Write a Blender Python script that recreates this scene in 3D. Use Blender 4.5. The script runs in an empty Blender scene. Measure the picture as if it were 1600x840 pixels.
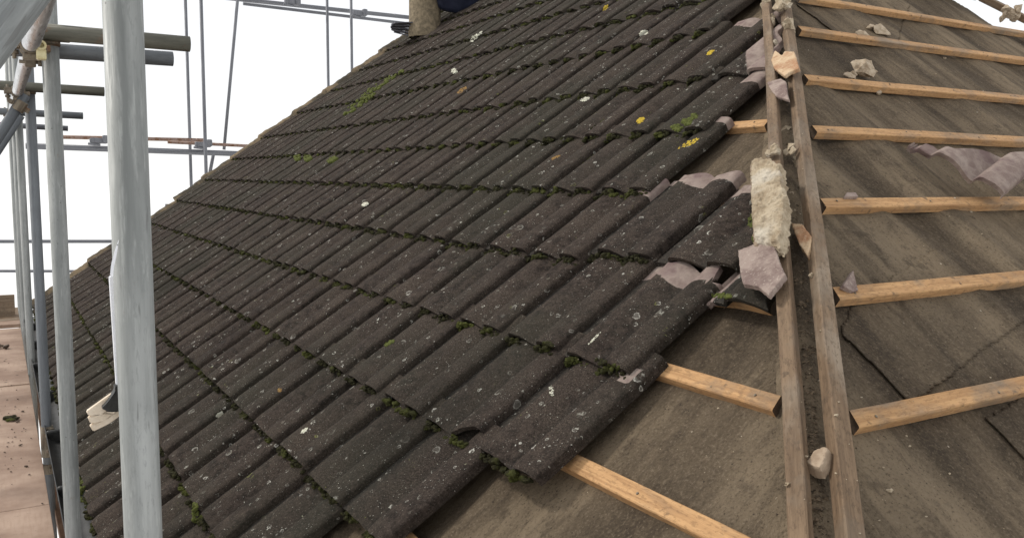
import bpy, bmesh, math, random
import numpy as np
from mathutils import Vector, Matrix, noise
random.seed(7); rng = np.random.default_rng(7)
D = math.radians
SC = bpy.context.scene; COL = SC.collection

# ---------------------------------------------------------------- camera
F, PITCH, ROLL, AZ = 1348.9, D(6.04482665), D(.41067), D(-30.7778)
TH = D(36.40012); T = math.tan(TH); CT = math.cos(TH); ST = math.sin(TH)
CH = 6.6                      # eye height above the yard
HL = 1.38                     # height of the eye over the tiled slope's plane
HR = 1.2111                   # ... and over the stripped slope's plane
EYE = Vector((0, 0, CH))
AR = AZ + math.pi / 2
def view_dir(x, y):
    X = (x - 800) / F; U = -(y - 420) / F
    cr, sr = math.cos(ROLL), math.sin(ROLL)
    a = X * cr - U * sr; u = X * sr + U * cr
    c, s = math.cos(PITCH), math.sin(PITCH)
    v = (a, c + u * s, -s + u * c)
    return Vector((math.sin(AR) * v[0] + math.cos(AR) * v[1], math.sin(AZ) * v[0] + math.cos(AZ) * v[1], v[2]))
cam = bpy.data.cameras.new('camera'); camo = bpy.data.objects.new('camera', cam); COL.objects.link(camo)
fw = view_dir(800, 420).normalized(); up = (view_dir(800, 0) - view_dir(800, 840)).normalized(); rt = fw.cross(up)
camo.matrix_world = Matrix(((rt.x, up.x, -fw.x, 0), (rt.y, up.y, -fw.y, 0), (rt.z, up.z, -fw.z, CH), (0, 0, 0, 1)))
cam.sensor_width = 36; cam.lens = F / 1600 * 36; cam.clip_end = 2000; cam.clip_start = .02
SC.camera = camo

# ---------------------------------------------------------------- sky, sun, exposure
SUN_EL, SUN_AZ = D(42), D(132)       # azimuth measured from +X towards +Y
w = bpy.data.worlds.new('World'); SC.world = w; w.use_nodes = True
nt = w.node_tree; bg = nt.nodes['Background']
sky = nt.nodes.new('ShaderNodeTexSky'); sky.sky_type = 'NISHITA'; sky.sun_disc = False
sky.sun_elevation = SUN_EL; sky.sun_rotation = math.pi / 2 - SUN_AZ
mx = nt.nodes.new('ShaderNodeMix'); mx.data_type = 'RGBA'; mx.inputs[0].default_value = .88
mx.inputs[7].default_value = (11.2, 11.2, 11.3, 1)          # even overcast cloud
nt.links.new(sky.outputs[0], mx.inputs[6]); nt.links.new(mx.outputs[2], bg.inputs[0]); bg.inputs[1].default_value = .1
sl = bpy.data.lights.new('sun', 'SUN'); sl.energy = 2.3; sl.angle = D(8); sl.color = (1, .95, .88)
so = bpy.data.objects.new('sun', sl); COL.objects.link(so)
sd = Vector((math.cos(SUN_EL) * math.cos(SUN_AZ), math.cos(SUN_EL) * math.sin(SUN_AZ), math.sin(SUN_EL)))
so.rotation_euler = sd.to_track_quat('Z', 'Y').to_euler()
SC.view_settings.view_transform = 'Standard'; SC.view_settings.look = 'None'
SC.view_settings.exposure = 0.0; SC.view_settings.gamma = 1

# ---------------------------------------------------------------- geometry of the two slopes
def onL(x, y, h=HL): r = view_dir(x, y); return r * (-h / (r.z - r.x * T)) + EYE
def onR(x, y, h=HR): r = view_dir(x, y); return r * (-h / (r.z - r.y * T)) + EYE
def onZ(x, y, z): r = view_dir(x, y); return r * (z / r.z) + EYE
def onY(x, y, Y): r = view_dir(x, y); return r * (Y / r.y) + EYE
def PL(s, y, lift=0):      # point of the tiled slope: s metres up the slope, y along the courses
    return Vector((s * CT - ST * lift, y, s * ST - HL + CH + CT * lift))
def PR(x, s, lift=0):
    return Vector((x, s * CT - ST * lift, s * ST - HR + CH + CT * lift))
ML = Matrix(((0, CT, -ST), (-1, 0, 0), (0, ST, CT)))     # columns: across(-Y), upslope, normal
MR = Matrix(((1, 0, 0), (0, CT, -ST), (0, ST, CT)))      # columns: +X, upslope, normal

# ---------------------------------------------------------------- object helpers
def tag(o, label=None, cat=None, group=None, kind=None):
    if label: o['label'] = label
    if cat: o['category'] = cat
    if group: o['group'] = group
    if kind: o['kind'] = kind
    return o
def link_mesh(name, me, mat=None, parent=None):
    o = bpy.data.objects.new(name, me); COL.objects.link(o)
    if mat: me.materials.append(mat)
    if parent: o.parent = parent
    return o
def from_np(name, V, Fc, mat, parent=None, smooth=False, attr=None):
    me = bpy.data.meshes.new(name); me.from_pydata([tuple(v) for v in V], [], Fc if isinstance(Fc, list) else Fc.tolist())
    if smooth: me.polygons.foreach_set('use_smooth', [True] * len(me.polygons))
    if attr is not None:
        a = me.attributes.new('clean', 'FLOAT', 'POINT'); a.data.foreach_set('value', attr)
    me.update()
    return link_mesh(name, me, mat, parent)
def from_bm(name, bm, mat, parent=None, smooth=False):
    me = bpy.data.meshes.new(name); bm.to_mesh(me); bm.free()
    if smooth: me.polygons.foreach_set('use_smooth', [True] * len(me.polygons))
    return link_mesh(name, me, mat, parent)
def empty(name, loc, rot=None):
    o = bpy.data.objects.new(name, None); o.empty_display_size = .05; COL.objects.link(o)
    o.matrix_world = Matrix.Translation(loc) @ (rot.to_4x4() if rot else Matrix.Identity(4))
    return o
def adopt(child, parent):
    child.parent = parent; child.matrix_parent_inverse = Matrix.Identity(4)
def basis(d, hint=Vector((0, 0, 1))):
    z = d.normalized(); x = hint.cross(z)
    if x.length < 1e-3: x = Vector((1, 0, 0)).cross(z)
    x.normalize(); y = z.cross(x)
    return Matrix((x, y, z)).transposed()
def add_box(bm, c, sx, sy, sz, R=None, bevel=0):
    m = Matrix.Translation(c) @ (R.to_4x4() if R else Matrix.Identity(4)) @ Matrix.Diagonal((sx, sy, sz, 1))
    r = bmesh.ops.create_cube(bm, size=1, matrix=m)
    if bevel:
        es = list({e for v in r['verts'] for e in v.link_edges})
        bmesh.ops.bevel(bm, geom=es, offset=bevel, segments=2, affect='EDGES', profile=.5)
def add_tube(bm, a, b, r, seg=24, wall=.0045, hollow=True, rings=1):
    a = Vector(a); b = Vector(b); d = b - a; L = d.length; R = basis(d)
    rows = []
    for k in range(rings + 1):
        p = a + d * k / rings
        rows.append([bm.verts.new(p + R @ Vector((r * math.cos(2 * math.pi * i / seg), r * math.sin(2 * math.pi * i / seg), 0))) for i in range(seg)])
    for k in range(rings):
        for i in range(seg):
            f = bm.faces.new((rows[k][i], rows[k][(i + 1) % seg], rows[k + 1][(i + 1) % seg], rows[k + 1][i])); f.smooth = True
    for row, p, sgn in ((rows[0], a, 1), (rows[-1], b, -1)):
        if not hollow:
            bm.faces.new(row[::-1] if sgn > 0 else row); continue
        ri = r - wall; dd = d.normalized() * sgn * min(.15, L * .4)
        inn = [bm.verts.new(p + R @ Vector((ri * math.cos(2 * math.pi * i / seg), ri * math.sin(2 * math.pi * i / seg), 0))) for i in range(seg)]
        dep = [bm.verts.new(v.co + dd) for v in inn]
        for i in range(seg):
            j = (i + 1) % seg
            q = (row[i], inn[i], inn[j], row[j]); bm.faces.new(q if sgn > 0 else q[::-1])
            q = (inn[i], dep[i], dep[j], inn[j]); bm.faces.new(q if sgn > 0 else q[::-1])
        bm.faces.new(dep[::-1] if sgn > 0 else dep)

# ---------------------------------------------------------------- materials
class NT:
    def __init__(s, name, rough=.8, spec=.3):
        s.m = bpy.data.materials.new(name); s.m.use_nodes = True; s.t = s.m.node_tree
        s.p = s.t.nodes['Principled BSDF']; s.p.inputs['Roughness'].default_value = rough
        s.p.inputs['Specular IOR Level'].default_value = spec
        s.tc = s.n('ShaderNodeTexCoord'); s.vec = s.tc.outputs['Object']
    def n(s, t, **k):
        x = s.t.nodes.new(t)
        for a, b in k.items(): setattr(x, a, b)
        return x
    def l(s, a, b): s.t.links.new(a, b)
    def v(s, x, sock):
        if isinstance(x, (int, float)): sock.default_value = x
        elif isinstance(x, (tuple, list)): sock.default_value = (*x, 1) if len(x) == 3 and sock.type == 'RGBA' else x
        else: s.l(x, sock)
    def math(s, op, a, b=0.0, c=None, clamp=False):
        x = s.n('ShaderNodeMath', operation=op, use_clamp=clamp); s.v(a, x.inputs[0]); s.v(b, x.inputs[1])
        if c is not None: s.v(c, x.inputs[2])
        return x.outputs[0]
    def noise(s, scale, detail=4, rough=.55, vec=None, dist=0, col=False):
        x = s.n('ShaderNodeTexNoise'); s.l(vec or s.vec, x.inputs['Vector'])
        x.inputs['Scale'].default_value = scale; x.inputs['Detail'].default_value = detail
        x.inputs['Roughness'].default_value = rough; x.inputs['Distortion'].default_value = dist
        return x.outputs['Color' if col else 'Fac']
    def vor(s, scale, feat='F1', vec=None, rnd=1):
        x = s.n('ShaderNodeTexVoronoi', feature=feat); s.l(vec or s.vec, x.inputs['Vector']); x.inputs['Scale'].default_value = scale
        x.inputs['Randomness'].default_value = rnd
        return x
    def ss(s, x, lo, hi, a=0, b=1):
        m = s.n('ShaderNodeMapRange', interpolation_type='SMOOTHSTEP'); s.v(x, m.inputs[0])
        m.inputs[1].default_value = lo; m.inputs[2].default_value = hi; m.inputs[3].default_value = a; m.inputs[4].default_value = b
        return m.outputs[0]
    def mix(s, f, a, b, mode='MIX'):
        x = s.n('ShaderNodeMix', data_type='RGBA', blend_type=mode); s.v(f, x.inputs[0]); s.v(a, x.inputs[6]); s.v(b, x.inputs[7])
        return x.outputs[2]
    def scale(s, sx, sy, sz, vec=None):
        x = s.n('ShaderNodeMapping'); s.l(vec or s.vec, x.inputs[0]); x.inputs['Scale'].default_value = (sx, sy, sz); return x.outputs[0]
    def shift_random(s):
        oi = s.n('ShaderNodeObjectInfo'); a = s.n('ShaderNodeVectorMath', operation='SCALE')
        cb = s.n('ShaderNodeCombineXYZ'); s.l(oi.outputs['Random'], cb.inputs[0])
        r2 = s.math('FRACT', s.math('MULTIPLY', oi.outputs['Random'], 37.7)); s.l(r2, cb.inputs[1])
        s.l(s.math('FRACT', s.math('MULTIPLY', oi.outputs['Random'], 91.3)), cb.inputs[2])
        s.l(cb.outputs[0], a.inputs[0]); a.inputs['Scale'].default_value = 40
        b = s.n('ShaderNodeVectorMath', operation='ADD'); s.l(s.vec, b.inputs[0]); s.l(a.outputs[0], b.inputs[1])
        s.vec = b.outputs[0]; return oi.outputs['Random']
    def bump(s, h, dist, strength=1.0, prev=None):
        x = s.n('ShaderNodeBump'); s.v(h, x.inputs['Height']); x.inputs['Distance'].default_value = dist; x.inputs['Strength'].default_value = strength
        if prev: s.l(prev, x.inputs['Normal'])
        return x.outputs[0]
    def out(s, col, rough=None, nrm=None, metal=None):
        s.v(col, s.p.inputs['Base Color'])
        if rough is not None: s.v(rough, s.p.inputs['Roughness'])
        if nrm: s.l(nrm, s.p.inputs['Normal'])
        if metal is not None: s.v(metal, s.p.inputs['Metallic'])
        return s.m

def m_tile():
    s = NT('weathered_concrete_tile', .9, .06)
    gp = s.n('ShaderNodeNewGeometry').outputs['Position']
    raw = s.vec
    rnd = s.shift_random()
    big = s.noise(5, 4); mid = s.noise(38, 5, .65); fine = s.noise(300, 4, .7); grit = s.noise(900, 2)
    col = s.mix(s.ss(mid, .36, .64), (.019, .0145, .012), (.060, .046, .0375))
    col = s.mix(s.ss(big, .35, .7), col, s.mix(s.ss(fine, .38, .62), (.022, .0172, .0135), (.094, .073, .058)))
    col = s.mix(s.math('MULTIPLY', s.ss(fine, .58, .72), .6), col, (.165, .138, .115))
    # tile to tile tone and a large green-black algae drift over the roof
    col = s.mix(s.ss(rnd, 0, 1, 0, .28), col, s.mix(.5, col, (.030, .028, .026)))
    alg = s.math('MULTIPLY', s.ss(s.noise(1.3, 4, .6, vec=gp), .42, .66), .55)
    col = s.mix(alg, col, (.036, .036, .026))
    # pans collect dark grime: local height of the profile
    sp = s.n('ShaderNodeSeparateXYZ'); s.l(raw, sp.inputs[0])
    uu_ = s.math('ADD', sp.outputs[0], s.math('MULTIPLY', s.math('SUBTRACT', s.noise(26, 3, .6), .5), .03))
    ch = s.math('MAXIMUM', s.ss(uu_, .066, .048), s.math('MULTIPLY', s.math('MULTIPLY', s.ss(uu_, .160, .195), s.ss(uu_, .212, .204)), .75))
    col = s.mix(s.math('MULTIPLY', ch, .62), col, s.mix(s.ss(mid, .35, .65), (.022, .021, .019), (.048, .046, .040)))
    # black pits
    col = s.mix(s.math('MULTIPLY', s.ss(s.noise(150, 3, .6), .62, .70), .8), col, (.012, .011, .01))
    g2 = s.noise(170, 4, .75); col = s.mix(s.math('MULTIPLY', s.ss(g2, .54, .66), .55), col, (.115, .090, .074)); col = s.mix(s.math('MULTIPLY', s.ss(g2, .46, .36), .6), col, (.018, .015, .013))
    # lichen: rings, blotches and specks
    dw = s.n('ShaderNodeVectorMath', operation='ADD'); nz = s.n('ShaderNodeVectorMath', operation='SCALE')
    s.l(s.noise(90, 2, .5, col=True), nz.inputs[0]); nz.inputs['Scale'].default_value = .014; s.l(s.vec, dw.inputs[0]); s.l(nz.outputs[0], dw.inputs[1])
    lich = None
    for sc, keep, r0, r1, w_ in ((44, .80, .16, .29, 1), (25, .93, .19, .30, 1), (95, .88, 0, .15, .85), (260, .86, 0, .22, .8)):
        v = s.vor(sc, vec=dw.outputs[0]); cs = s.n('ShaderNodeSeparateColor'); s.l(v.outputs['Color'], cs.inputs[0])
        on = s.ss(cs.outputs[0], keep, keep + .01)
        dd = s.math('DIVIDE', v.outputs['Distance'], s.math('ADD', s.math('MULTIPLY', cs.outputs[1], .8), .6))
        dsk = s.ss(dd, r1, r1 * .8)
        if r0: dsk = s.math('MULTIPLY', dsk, s.ss(dd, r0, r0 * 1.6, .12, 1)); dsk = s.math('MULTIPLY', dsk, s.ss(s.noise(50, 2), .44, .52, .05, 1))
        k = s.math('MULTIPLY', s.math('MULTIPLY', on, dsk), w_)
        k = s.math('MULTIPLY', k, s.ss(s.noise(7, 3), .36, .58, .12, 1))
        lich = k if lich is None else s.math('MAXIMUM', lich, k)
    lc = s.mix(s.ss(s.noise(18, 2), .35, .65), (.42, .41, .35), (.70, .68, .60))
    lc = s.mix(s.ss(s.noise(11, 2), .60, .66), lc, (.20, .21, .06))
    col = s.mix(lich, col, lc)
    # clean purple-brown concrete where another tile used to lie
    at = s.n('ShaderNodeAttribute', attribute_name='clean').outputs['Fac']
    cm = s.ss(s.math('ADD', at, s.math('MULTIPLY', s.math('SUBTRACT', s.noise(45, 4, .7), .5), .5)), .42, .58)
    cc = s.mix(s.ss(s.noise(24, 4, .6), .3, .7), (.215, .16, .14), (.345, .28, .24))
    cc = s.mix(s.ss(s.noise(12, 3), .52, .66), cc, (.19, .135, .125))
    col = s.mix(cm, col, cc)
    h = s.math('ADD', s.math('MULTIPLY', fine, .5), s.math('ADD', s.math('MULTIPLY', mid, 1.2), s.math('MULTIPLY', grit, .25)))
    h = s.math('ADD', h, s.math('MULTIPLY', lich, .25))
    return s.out(col, s.ss(mid, .3, .7, .82, .97), s.bump(h, .005, 1.0))
def m_felt(right):
    s = NT('roofing_felt', .85, .1)
    up_ = s.scale(*((1, .13, .13) if right else (.22, 1, .22)))
    a = s.noise(3.2, 5, .6, vec=up_); b = s.noise(1.3, 4); c = s.noise(60, 5, .7); d = s.noise(420, 3, .7)
    col = s.mix(s.ss(a, .36, .64), (.085, .064, .043), (.225, .173, .115))
    if right: col = s.mix(s.math('MULTIPLY', s.ss(s.noise(7, 4, .6, vec=up_), .50, .66), .6), col, (.034, .026, .019))
    col = s.mix(s.math('MULTIPLY', s.ss(b, .46, .68), .75), col, (.040, .031, .023))
    col = s.mix(s.math('MULTIPLY', s.ss(c, .45, .75), .55), col, (.175, .135, .092))
    col = s.mix(s.math('MULTIPLY', s.ss(s.noise(17, 4, .6), .55, .7), .5), col, (.055, .042, .03))
    g2 = s.noise(150, 4, .75); col = s.mix(s.math('MULTIPLY', s.ss(g2, .53, .66), .45), col, (.25, .20, .145)); col = s.mix(s.math('MULTIPLY', s.ss(g2, .46, .36), .55), col, (.045, .034, .024))
    fb = s.noise(34, 5, .7, vec=s.scale(*((1, .2, .2) if right else (.25, 1, .25)))); col = s.mix(s.math('MULTIPLY', s.ss(fb, .52, .66), .4), col, (.045, .034, .025))
    v = s.vor(60); cs = s.n('ShaderNodeSeparateColor'); s.l(v.outputs['Color'], cs.inputs[0])
    sp = s.math('MULTIPLY', s.ss(cs.outputs[0], .994, .996), s.ss(v.outputs['Distance'], .22, .12))
    col = s.mix(sp, col, (.42, .36, .28))
    v = s.vor(110); cs = s.n('ShaderNodeSeparateColor'); s.l(v.outputs['Color'], cs.inputs[0])
    sp2 = s.math('MULTIPLY', s.ss(cs.outputs[1], .94, .95), s.ss(v.outputs['Distance'], .3, .15))
    col = s.mix(s.math('MULTIPLY', sp2, .8), col, (.03, .022, .018))
    h = s.math('ADD', s.math('ADD', c, s.math('MULTIPLY', g2, .7)), s.math('ADD', s.math('MULTIPLY', fb, 1.2), s.math('MULTIPLY', d, .35)))
    return s.out(col, .9, s.bump(h, .006, 1))
def m_wood(name, light, dark, grey, g=.3):
    s = NT(name, .75, .25); s.shift_random()
    gr = s.noise(9, 6, .65, vec=s.scale(.35, 7, 7), dist=.6); st = s.noise(3.5, 4, .6, vec=s.scale(.8, 2, 2)); f = s.noise(240, 3, .6, vec=s.scale(.1, 1, 1))
    col = s.mix(s.ss(gr, .35, .68), light, dark)
    col = s.mix(s.math('MULTIPLY', s.ss(f, .45, .7), .35), col, dark)
    col = s.mix(s.math('MULTIPLY', s.ss(st, .5, .68), g), col, grey)
    col = s.mix(s.math('MULTIPLY', s.ss(s.noise(28, 3), .64, .72), .7), col, (.10, .07, .045))
    g2 = s.noise(130, 4, .75, vec=s.scale(.4, 1, 1)); col = s.mix(s.math('MULTIPLY', s.ss(g2, .50, .62), .45), col, tuple(x * .5 for x in dark)); col = s.mix(s.math('MULTIPLY', s.ss(s.noise(6, 4, .7), .50, .64), .45), col, (.16, .125, .09))
    v = s.vor(7, vec=s.scale(.8, 3, 3)); cs = s.n('ShaderNodeSeparateColor'); s.l(v.outputs['Color'], cs.inputs[0])
    kn = s.math('MULTIPLY', s.ss(cs.outputs[0], .9, .92), s.ss(v.outputs['Distance'], .10, .05))
    col = s.mix(s.math('MULTIPLY', kn, .8), col, (.12, .07, .04))
    h = s.math('ADD', gr, s.math('MULTIPLY', f, .5))
    return s.out(col, .78, s.bump(h, .0025, .8))
def m_steel(name, light, dark, rust=.0, rough=.42, metal=.75):
    s = NT(name, rough, .5); s.shift_random()
    a = s.noise(26, 4, .6, vec=s.scale(1, 1, .06)); b = s.noise(120, 4, .65, vec=s.scale(1, 1, .10)); c = s.noise(5, 4)
    col = s.mix(s.ss(a, .3, .7), dark, light)
    col = s.mix(s.math('MULTIPLY', s.ss(b, .5, .72), .45), col, tuple(min(1, x * 1.35) for x in light))
    col = s.mix(s.math('MULTIPLY', s.ss(c, .5, .7), .4), col, dark)
    sc = s.noise(45, 3, .5, vec=s.scale(2.5, 2.5, .25))
    col = s.mix(s.math('MULTIPLY', s.ss(sc, .66, .72), .6), col, (.13, .13, .125))
    g2 = s.noise(200, 3, .7, vec=s.scale(1, 1, .25)); col = s.mix(s.math('MULTIPLY', s.ss(g2, .52, .66), .4), col, dark)
    ru = s.math('MULTIPLY', s.ss(s.noise(9, 6, .75), .66, .74), .55); col = s.mix(ru, col, (.20, .15, .11))
    pit = s.vor(70); pc = s.n('ShaderNodeSeparateColor'); s.l(pit.outputs['Color'], pc.inputs[0])
    col = s.mix(s.math('MULTIPLY', s.math('MULTIPLY', s.ss(pc.outputs[0], .93, .94), s.ss(pit.outputs['Distance'], .16, .08)), .8), col, (.07, .07, .07))
    if rust: col = s.mix(s.ss(s.noise(8, 5, .7), .62 - rust * .3, .74 - rust * .3), col, (.19, .10, .055))
    return s.out(col, s.ss(b, .3, .7, rough - .08, rough + .2), s.bump(s.math('ADD', a, b), .0012, .5 if metal < .9 else .06), metal)
def m_mortar():
    s = NT('lime_mortar', .95, .1); s.shift_random()
    a = s.noise(22, 5, .7); b = s.noise(160, 4, .7); c = s.noise(6, 3)
    col = s.mix(s.ss(a, .3, .7), (.29, .225, .15), (.50, .42, .305))
    col = s.mix(s.math('MULTIPLY', s.ss(c, .5, .68), .6), col, (.60, .555, .47))
    col = s.mix(s.math('MULTIPLY', s.ss(b, .62, .74), .4), col, (.24, .19, .13))
    return s.out(col, .95, s.bump(s.math('ADD', a, b), .004, 1))
def m_simple(name, c0, c1, scale=30, rough=.8, bump=.002, spec=.3):
    s = NT(name, rough, spec); s.shift_random()
    a = s.noise(scale, 5, .65); b = s.noise(scale * 7, 3, .6)
    return s.out(s.mix(s.ss(a, .32, .68), c0, c1), rough, s.bump(s.math('ADD', a, s.math('MULTIPLY', b, .5)), bump, .8))
def m_moss():
    s = NT('moss', .95, .1)
    a = s.noise(9, 4, .6); b = s.noise(260, 4, .7)
    col = s.mix(s.ss(a, .45, .66), (.024, .022, .012), (.062, .068, .018))
    col = s.mix(s.math('MULTIPLY', s.ss(b, .5, .7), .5), col, (.13, .135, .04))
    return s.out(col, .95, s.bump(b, .004, 1))
def m_clay():
    s = NT('broken_clay', .85, .2); s.shift_random()
    a = s.noise(14, 4, .6); b = s.noise(120, 4, .7)
    col = s.mix(s.ss(a, .4, .6), (.36, .20, .11), (.52, .38, .24))
    return s.out(s.mix(s.math('MULTIPLY', s.ss(b, .55, .7), .5), col, (.66, .56, .42)), .85, s.bump(s.math('ADD', a, b), .003, 1))
def m_deck():
    s = NT('deck_plywood', .8, .25)
    a = s.noise(2.4, 5, .6); b = s.noise(30, 5, .7); g = s.noise(14, 5, .6, vec=s.scale(6, .5, 1))
    col = s.mix(s.ss(a, .35, .68), (.22, .145, .105), (.39, .285, .215))
    col = s.mix(s.math('MULTIPLY', s.ss(g, .45, .7), .4), col, (.27, .18, .125))
    col = s.mix(s.math('MULTIPLY', s.ss(b, .56, .72), .45), col, (.20, .14, .10))
    v = s.vor(16); cs = s.n('ShaderNodeSeparateColor'); s.l(v.outputs['Color'], cs.inputs[0])
    sp = s.math('MULTIPLY', s.ss(cs.outputs[0], .86, .88), s.ss(v.outputs['Distance'], .2, .12))
    col = s.mix(sp, col, (.06, .045, .035))
    return s.out(col, .8, s.bump(s.math('ADD', b, sp), .002, .7))
def m_verge():
    s = NT('verge_mortar', .95, .1)
    a = s.noise(5, 5, .7); b = s.noise(40, 5, .7)
    col = s.mix(s.ss(a, .4, .62), (.055, .047, .036), (.20, .15, .095))
    col = s.mix(s.math('MULTIPLY', s.ss(b, .5, .68), .7), col, (.07, .07, .04))
    return s.out(col, .95, s.bump(s.math('ADD', a, b), .006, 1))
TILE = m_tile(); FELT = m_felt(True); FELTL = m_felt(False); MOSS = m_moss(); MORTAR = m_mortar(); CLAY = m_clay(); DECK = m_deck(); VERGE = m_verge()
PINE = m_wood('sawn_pine', (.52, .310, .145), (.34, .19, .085), (.22, .18, .135), .75)
OLDPINE = m_wood('dusty_pine', (.205, .140, .086), (.115, .075, .045), (.27, .22, .165), .7)
BOARD = m_wood('weathered_board', (.30, .23, .16), (.20, .145, .10), (.22, .19, .15), .6)
ENDG = m_simple('stained_end_grain', (.055, .04, .028), (.11, .075, .05), 60)
STEEL = m_steel('galvanised_steel', (.37, .38, .365), (.19, .20, .192), .0, .6, .3)
GSTEEL = m_steel('aged_grey_steel', (.29, .305, .30), (.17, .18, .178), 0, .6, .25)
DSTEEL = m_steel('dull_steel', (.19, .205, .215), (.12, .13, .14), 0, .6, .3)
OSTEEL = m_steel('mossy_steel', (.17, .165, .13), (.085, .083, .066), .15, .7, .2)
FSTEEL = m_steel('far_steel', (.19, .195, .21), (.12, .125, .14), .0, .6, .3)
BSTEEL = m_steel('bright_steel', (.74, .75, .76), (.55, .56, .57), 0, .33, .85)
RSTEEL = m_steel('rusty_tube', (.33, .24, .20), (.24, .16, .13), .5, .7, .3)
COUP = m_steel('coupler_steel', (.26, .22, .16), (.12, .095, .07), .25, .65, .3)
BRASS = m_simple('yellow_zinc', (.50, .42, .20), (.66, .60, .36), 60, .45, .001, .5)
PIPE = m_simple('lichen_clay_pot', (.13, .105, .07), (.27, .215, .14), 26, .9, .006)
BLACKP = m_simple('black_plastic', (.012, .012, .012), (.035, .035, .033), 20, .5)
NAVY = m_simple('navy_sheet', (.010, .013, .028), (.022, .026, .048), 8, .6)
WHITEP = m_simple('white_plastic', (.74, .76, .80), (.84, .85, .88), 12, .4)
CREAM = m_simple('pale_split_wood', (.62, .52, .40), (.76, .66, .53), 30, .8, .003)
WALL = m_simple('rendered_wall', (.42, .38, .33), (.52, .48, .42), 6, .9)
GROUND = m_simple('pale_yard', (.78, .78, .78), (.82, .82, .81), .6, .95)
YLICH = m_simple('yellow_lichen', (.42, .28, .02), (.58, .43, .05), 160, .95, .004)
OLICH = m_simple('ochre_lichen', (.20, .10, .03), (.30, .19, .06), 160, .95, .004)
WLICH = m_simple('cream_lichen', (.46, .45, .34), (.66, .65, .54), 120, .95, .003)
GMOSS = m_simple('bright_moss', (.055, .066, .014), (.125, .14, .03), 120, .95, .006)
LEAD = m_simple('old_lead', (.07, .07, .085), (.14, .14, .155), 20, .6, .003)

# ---------------------------------------------------------------- ground
gp = from_np('ground', [(-600, -600, 0), (600, -600, 0), (600, 600, 0), (-600, 600, 0)], [[0, 1, 2, 3]], GROUND); tag(gp, kind='structure')

# ---------------------------------------------------------------- numpy value noise for sheets
def vnoise(x, y, seed=0):
    xi = np.floor(x).astype(int); yi = np.floor(y).astype(int); fx = x - xi; fy = y - yi
    fx = fx * fx * (3 - 2 * fx); fy = fy * fy * (3 - 2 * fy)
    def h(a, b):
        n = (a * 374761393 + b * 668265263 + seed * 69069) & 0x7fffffff
        n = ((n ^ (n >> 13)) * 1274126177) & 0x7fffffff
        return ((n ^ (n >> 16)) & 0xffff) / 65535.0
    return (h(xi, yi) * (1 - fx) + h(xi + 1, yi) * fx) * (1 - fy) + (h(xi, yi + 1) * (1 - fx) + h(xi + 1, yi + 1) * fx) * fy
def fbm(x, y, o=4, seed=0):
    r = 0; a = .5
    for k in range(o): r = r + a * vnoise(x * 2 ** k, y * 2 ** k, seed + k); a *= .5
    return r

# ---------------------------------------------------------------- the house under the tiles
FDL = .086; FD = .068        # felt lies this far under the tile tops
E = [v * HL for v in (.209, .438, .657, .885, 1.136, 1.388, 1.645, 1.904, 2.185, 2.508, 2.80, 3.09, 3.38, 3.67, 3.96, 4.25, 4.54)]
YV = 6.62 * HL
house = empty('house', (3.2, 4.5, 0)); tag(house, 'house with half stripped hipped roof, grey brown felt showing where tiles are gone', 'house')
def hpart(o): o.parent = house; o.matrix_parent_inverse = Matrix.Translation((-3.2, -4.5, 0)); return o
S_LOW = E[0] - .02; S_TOP = 4.62 * HL
def felt_height(a, s, seed):
    warp = (fbm(a * .7, s * .7, 3, seed + 9) - .5) * .25
    h = (fbm((a + warp) * 5.0, s * .55, 4, seed) - .5) * .030
    h += (.25 - np.abs(vnoise((a + warp) * 4.3 + 3, s * .30, seed + 3) - .5)) * .075 * np.clip(vnoise(a * .8, s * .6, seed + 11) * 1.6, .3, 1)
    if seed < 10:
        for s0, sl_ in ((.78, .10), (.98, -.06), (2.35, .05)):
            h = h + .012 * np.exp(-((s - s0 - sl_ * (a - 1.5) - .01 * np.sin(a * 9)) / .012) ** 2) * (a < 3.5)
    h = np.minimum(h * (1.25 if seed > 10 else .8), .036)
    h += (fbm(a * 16, s * 5, 3, seed + 5) - .5) * .007
    return h
HIPD = (HL - HR) / T           # on the hip Y = X - HIPD
def felt_sheet(name, pt, a_rng, s_rng, edge, seed, step=.022, mask=None):
    na = int((a_rng[1] - a_rng[0]) / step); ns = int((s_rng[1] - s_rng[0]) / step)
    s = np.linspace(*s_rng, ns); t_ = np.linspace(0, 1, na)
    S, A = np.meshgrid(s, t_, indexing='ij')
    a0 = edge(S); A = a0 + (a_rng[1] - a0) * A ** 1.0
    Hh = felt_height(A, S, seed) * np.clip((A - a0) / .12, 0, 1)
    V = pt(A, S, Hh - FD)
    V = np.stack(V, -1).reshape(-1, 3)
    idx = np.arange(ns * na).reshape(ns, na)
    q = np.stack([idx[:-1, :-1], idx[:-1, 1:], idx[1:, 1:], idx[1:, :-1]], -1).reshape(-1, 4)
    if mask is not None:
        keep = mask(V[q].mean(1)); q = q[keep]
    return hpart(from_np(name, V, q, FELT if seed > 10 else FELTL, smooth=True))
def ptL(a, s, l): l = l - (FDL - FD); return (s * CT - ST * l, a, s * ST - HL + CH + CT * l)
def ptR(a, s, l): return (a, s * CT - ST * l, s * ST - HR + CH + CT * l)
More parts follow.
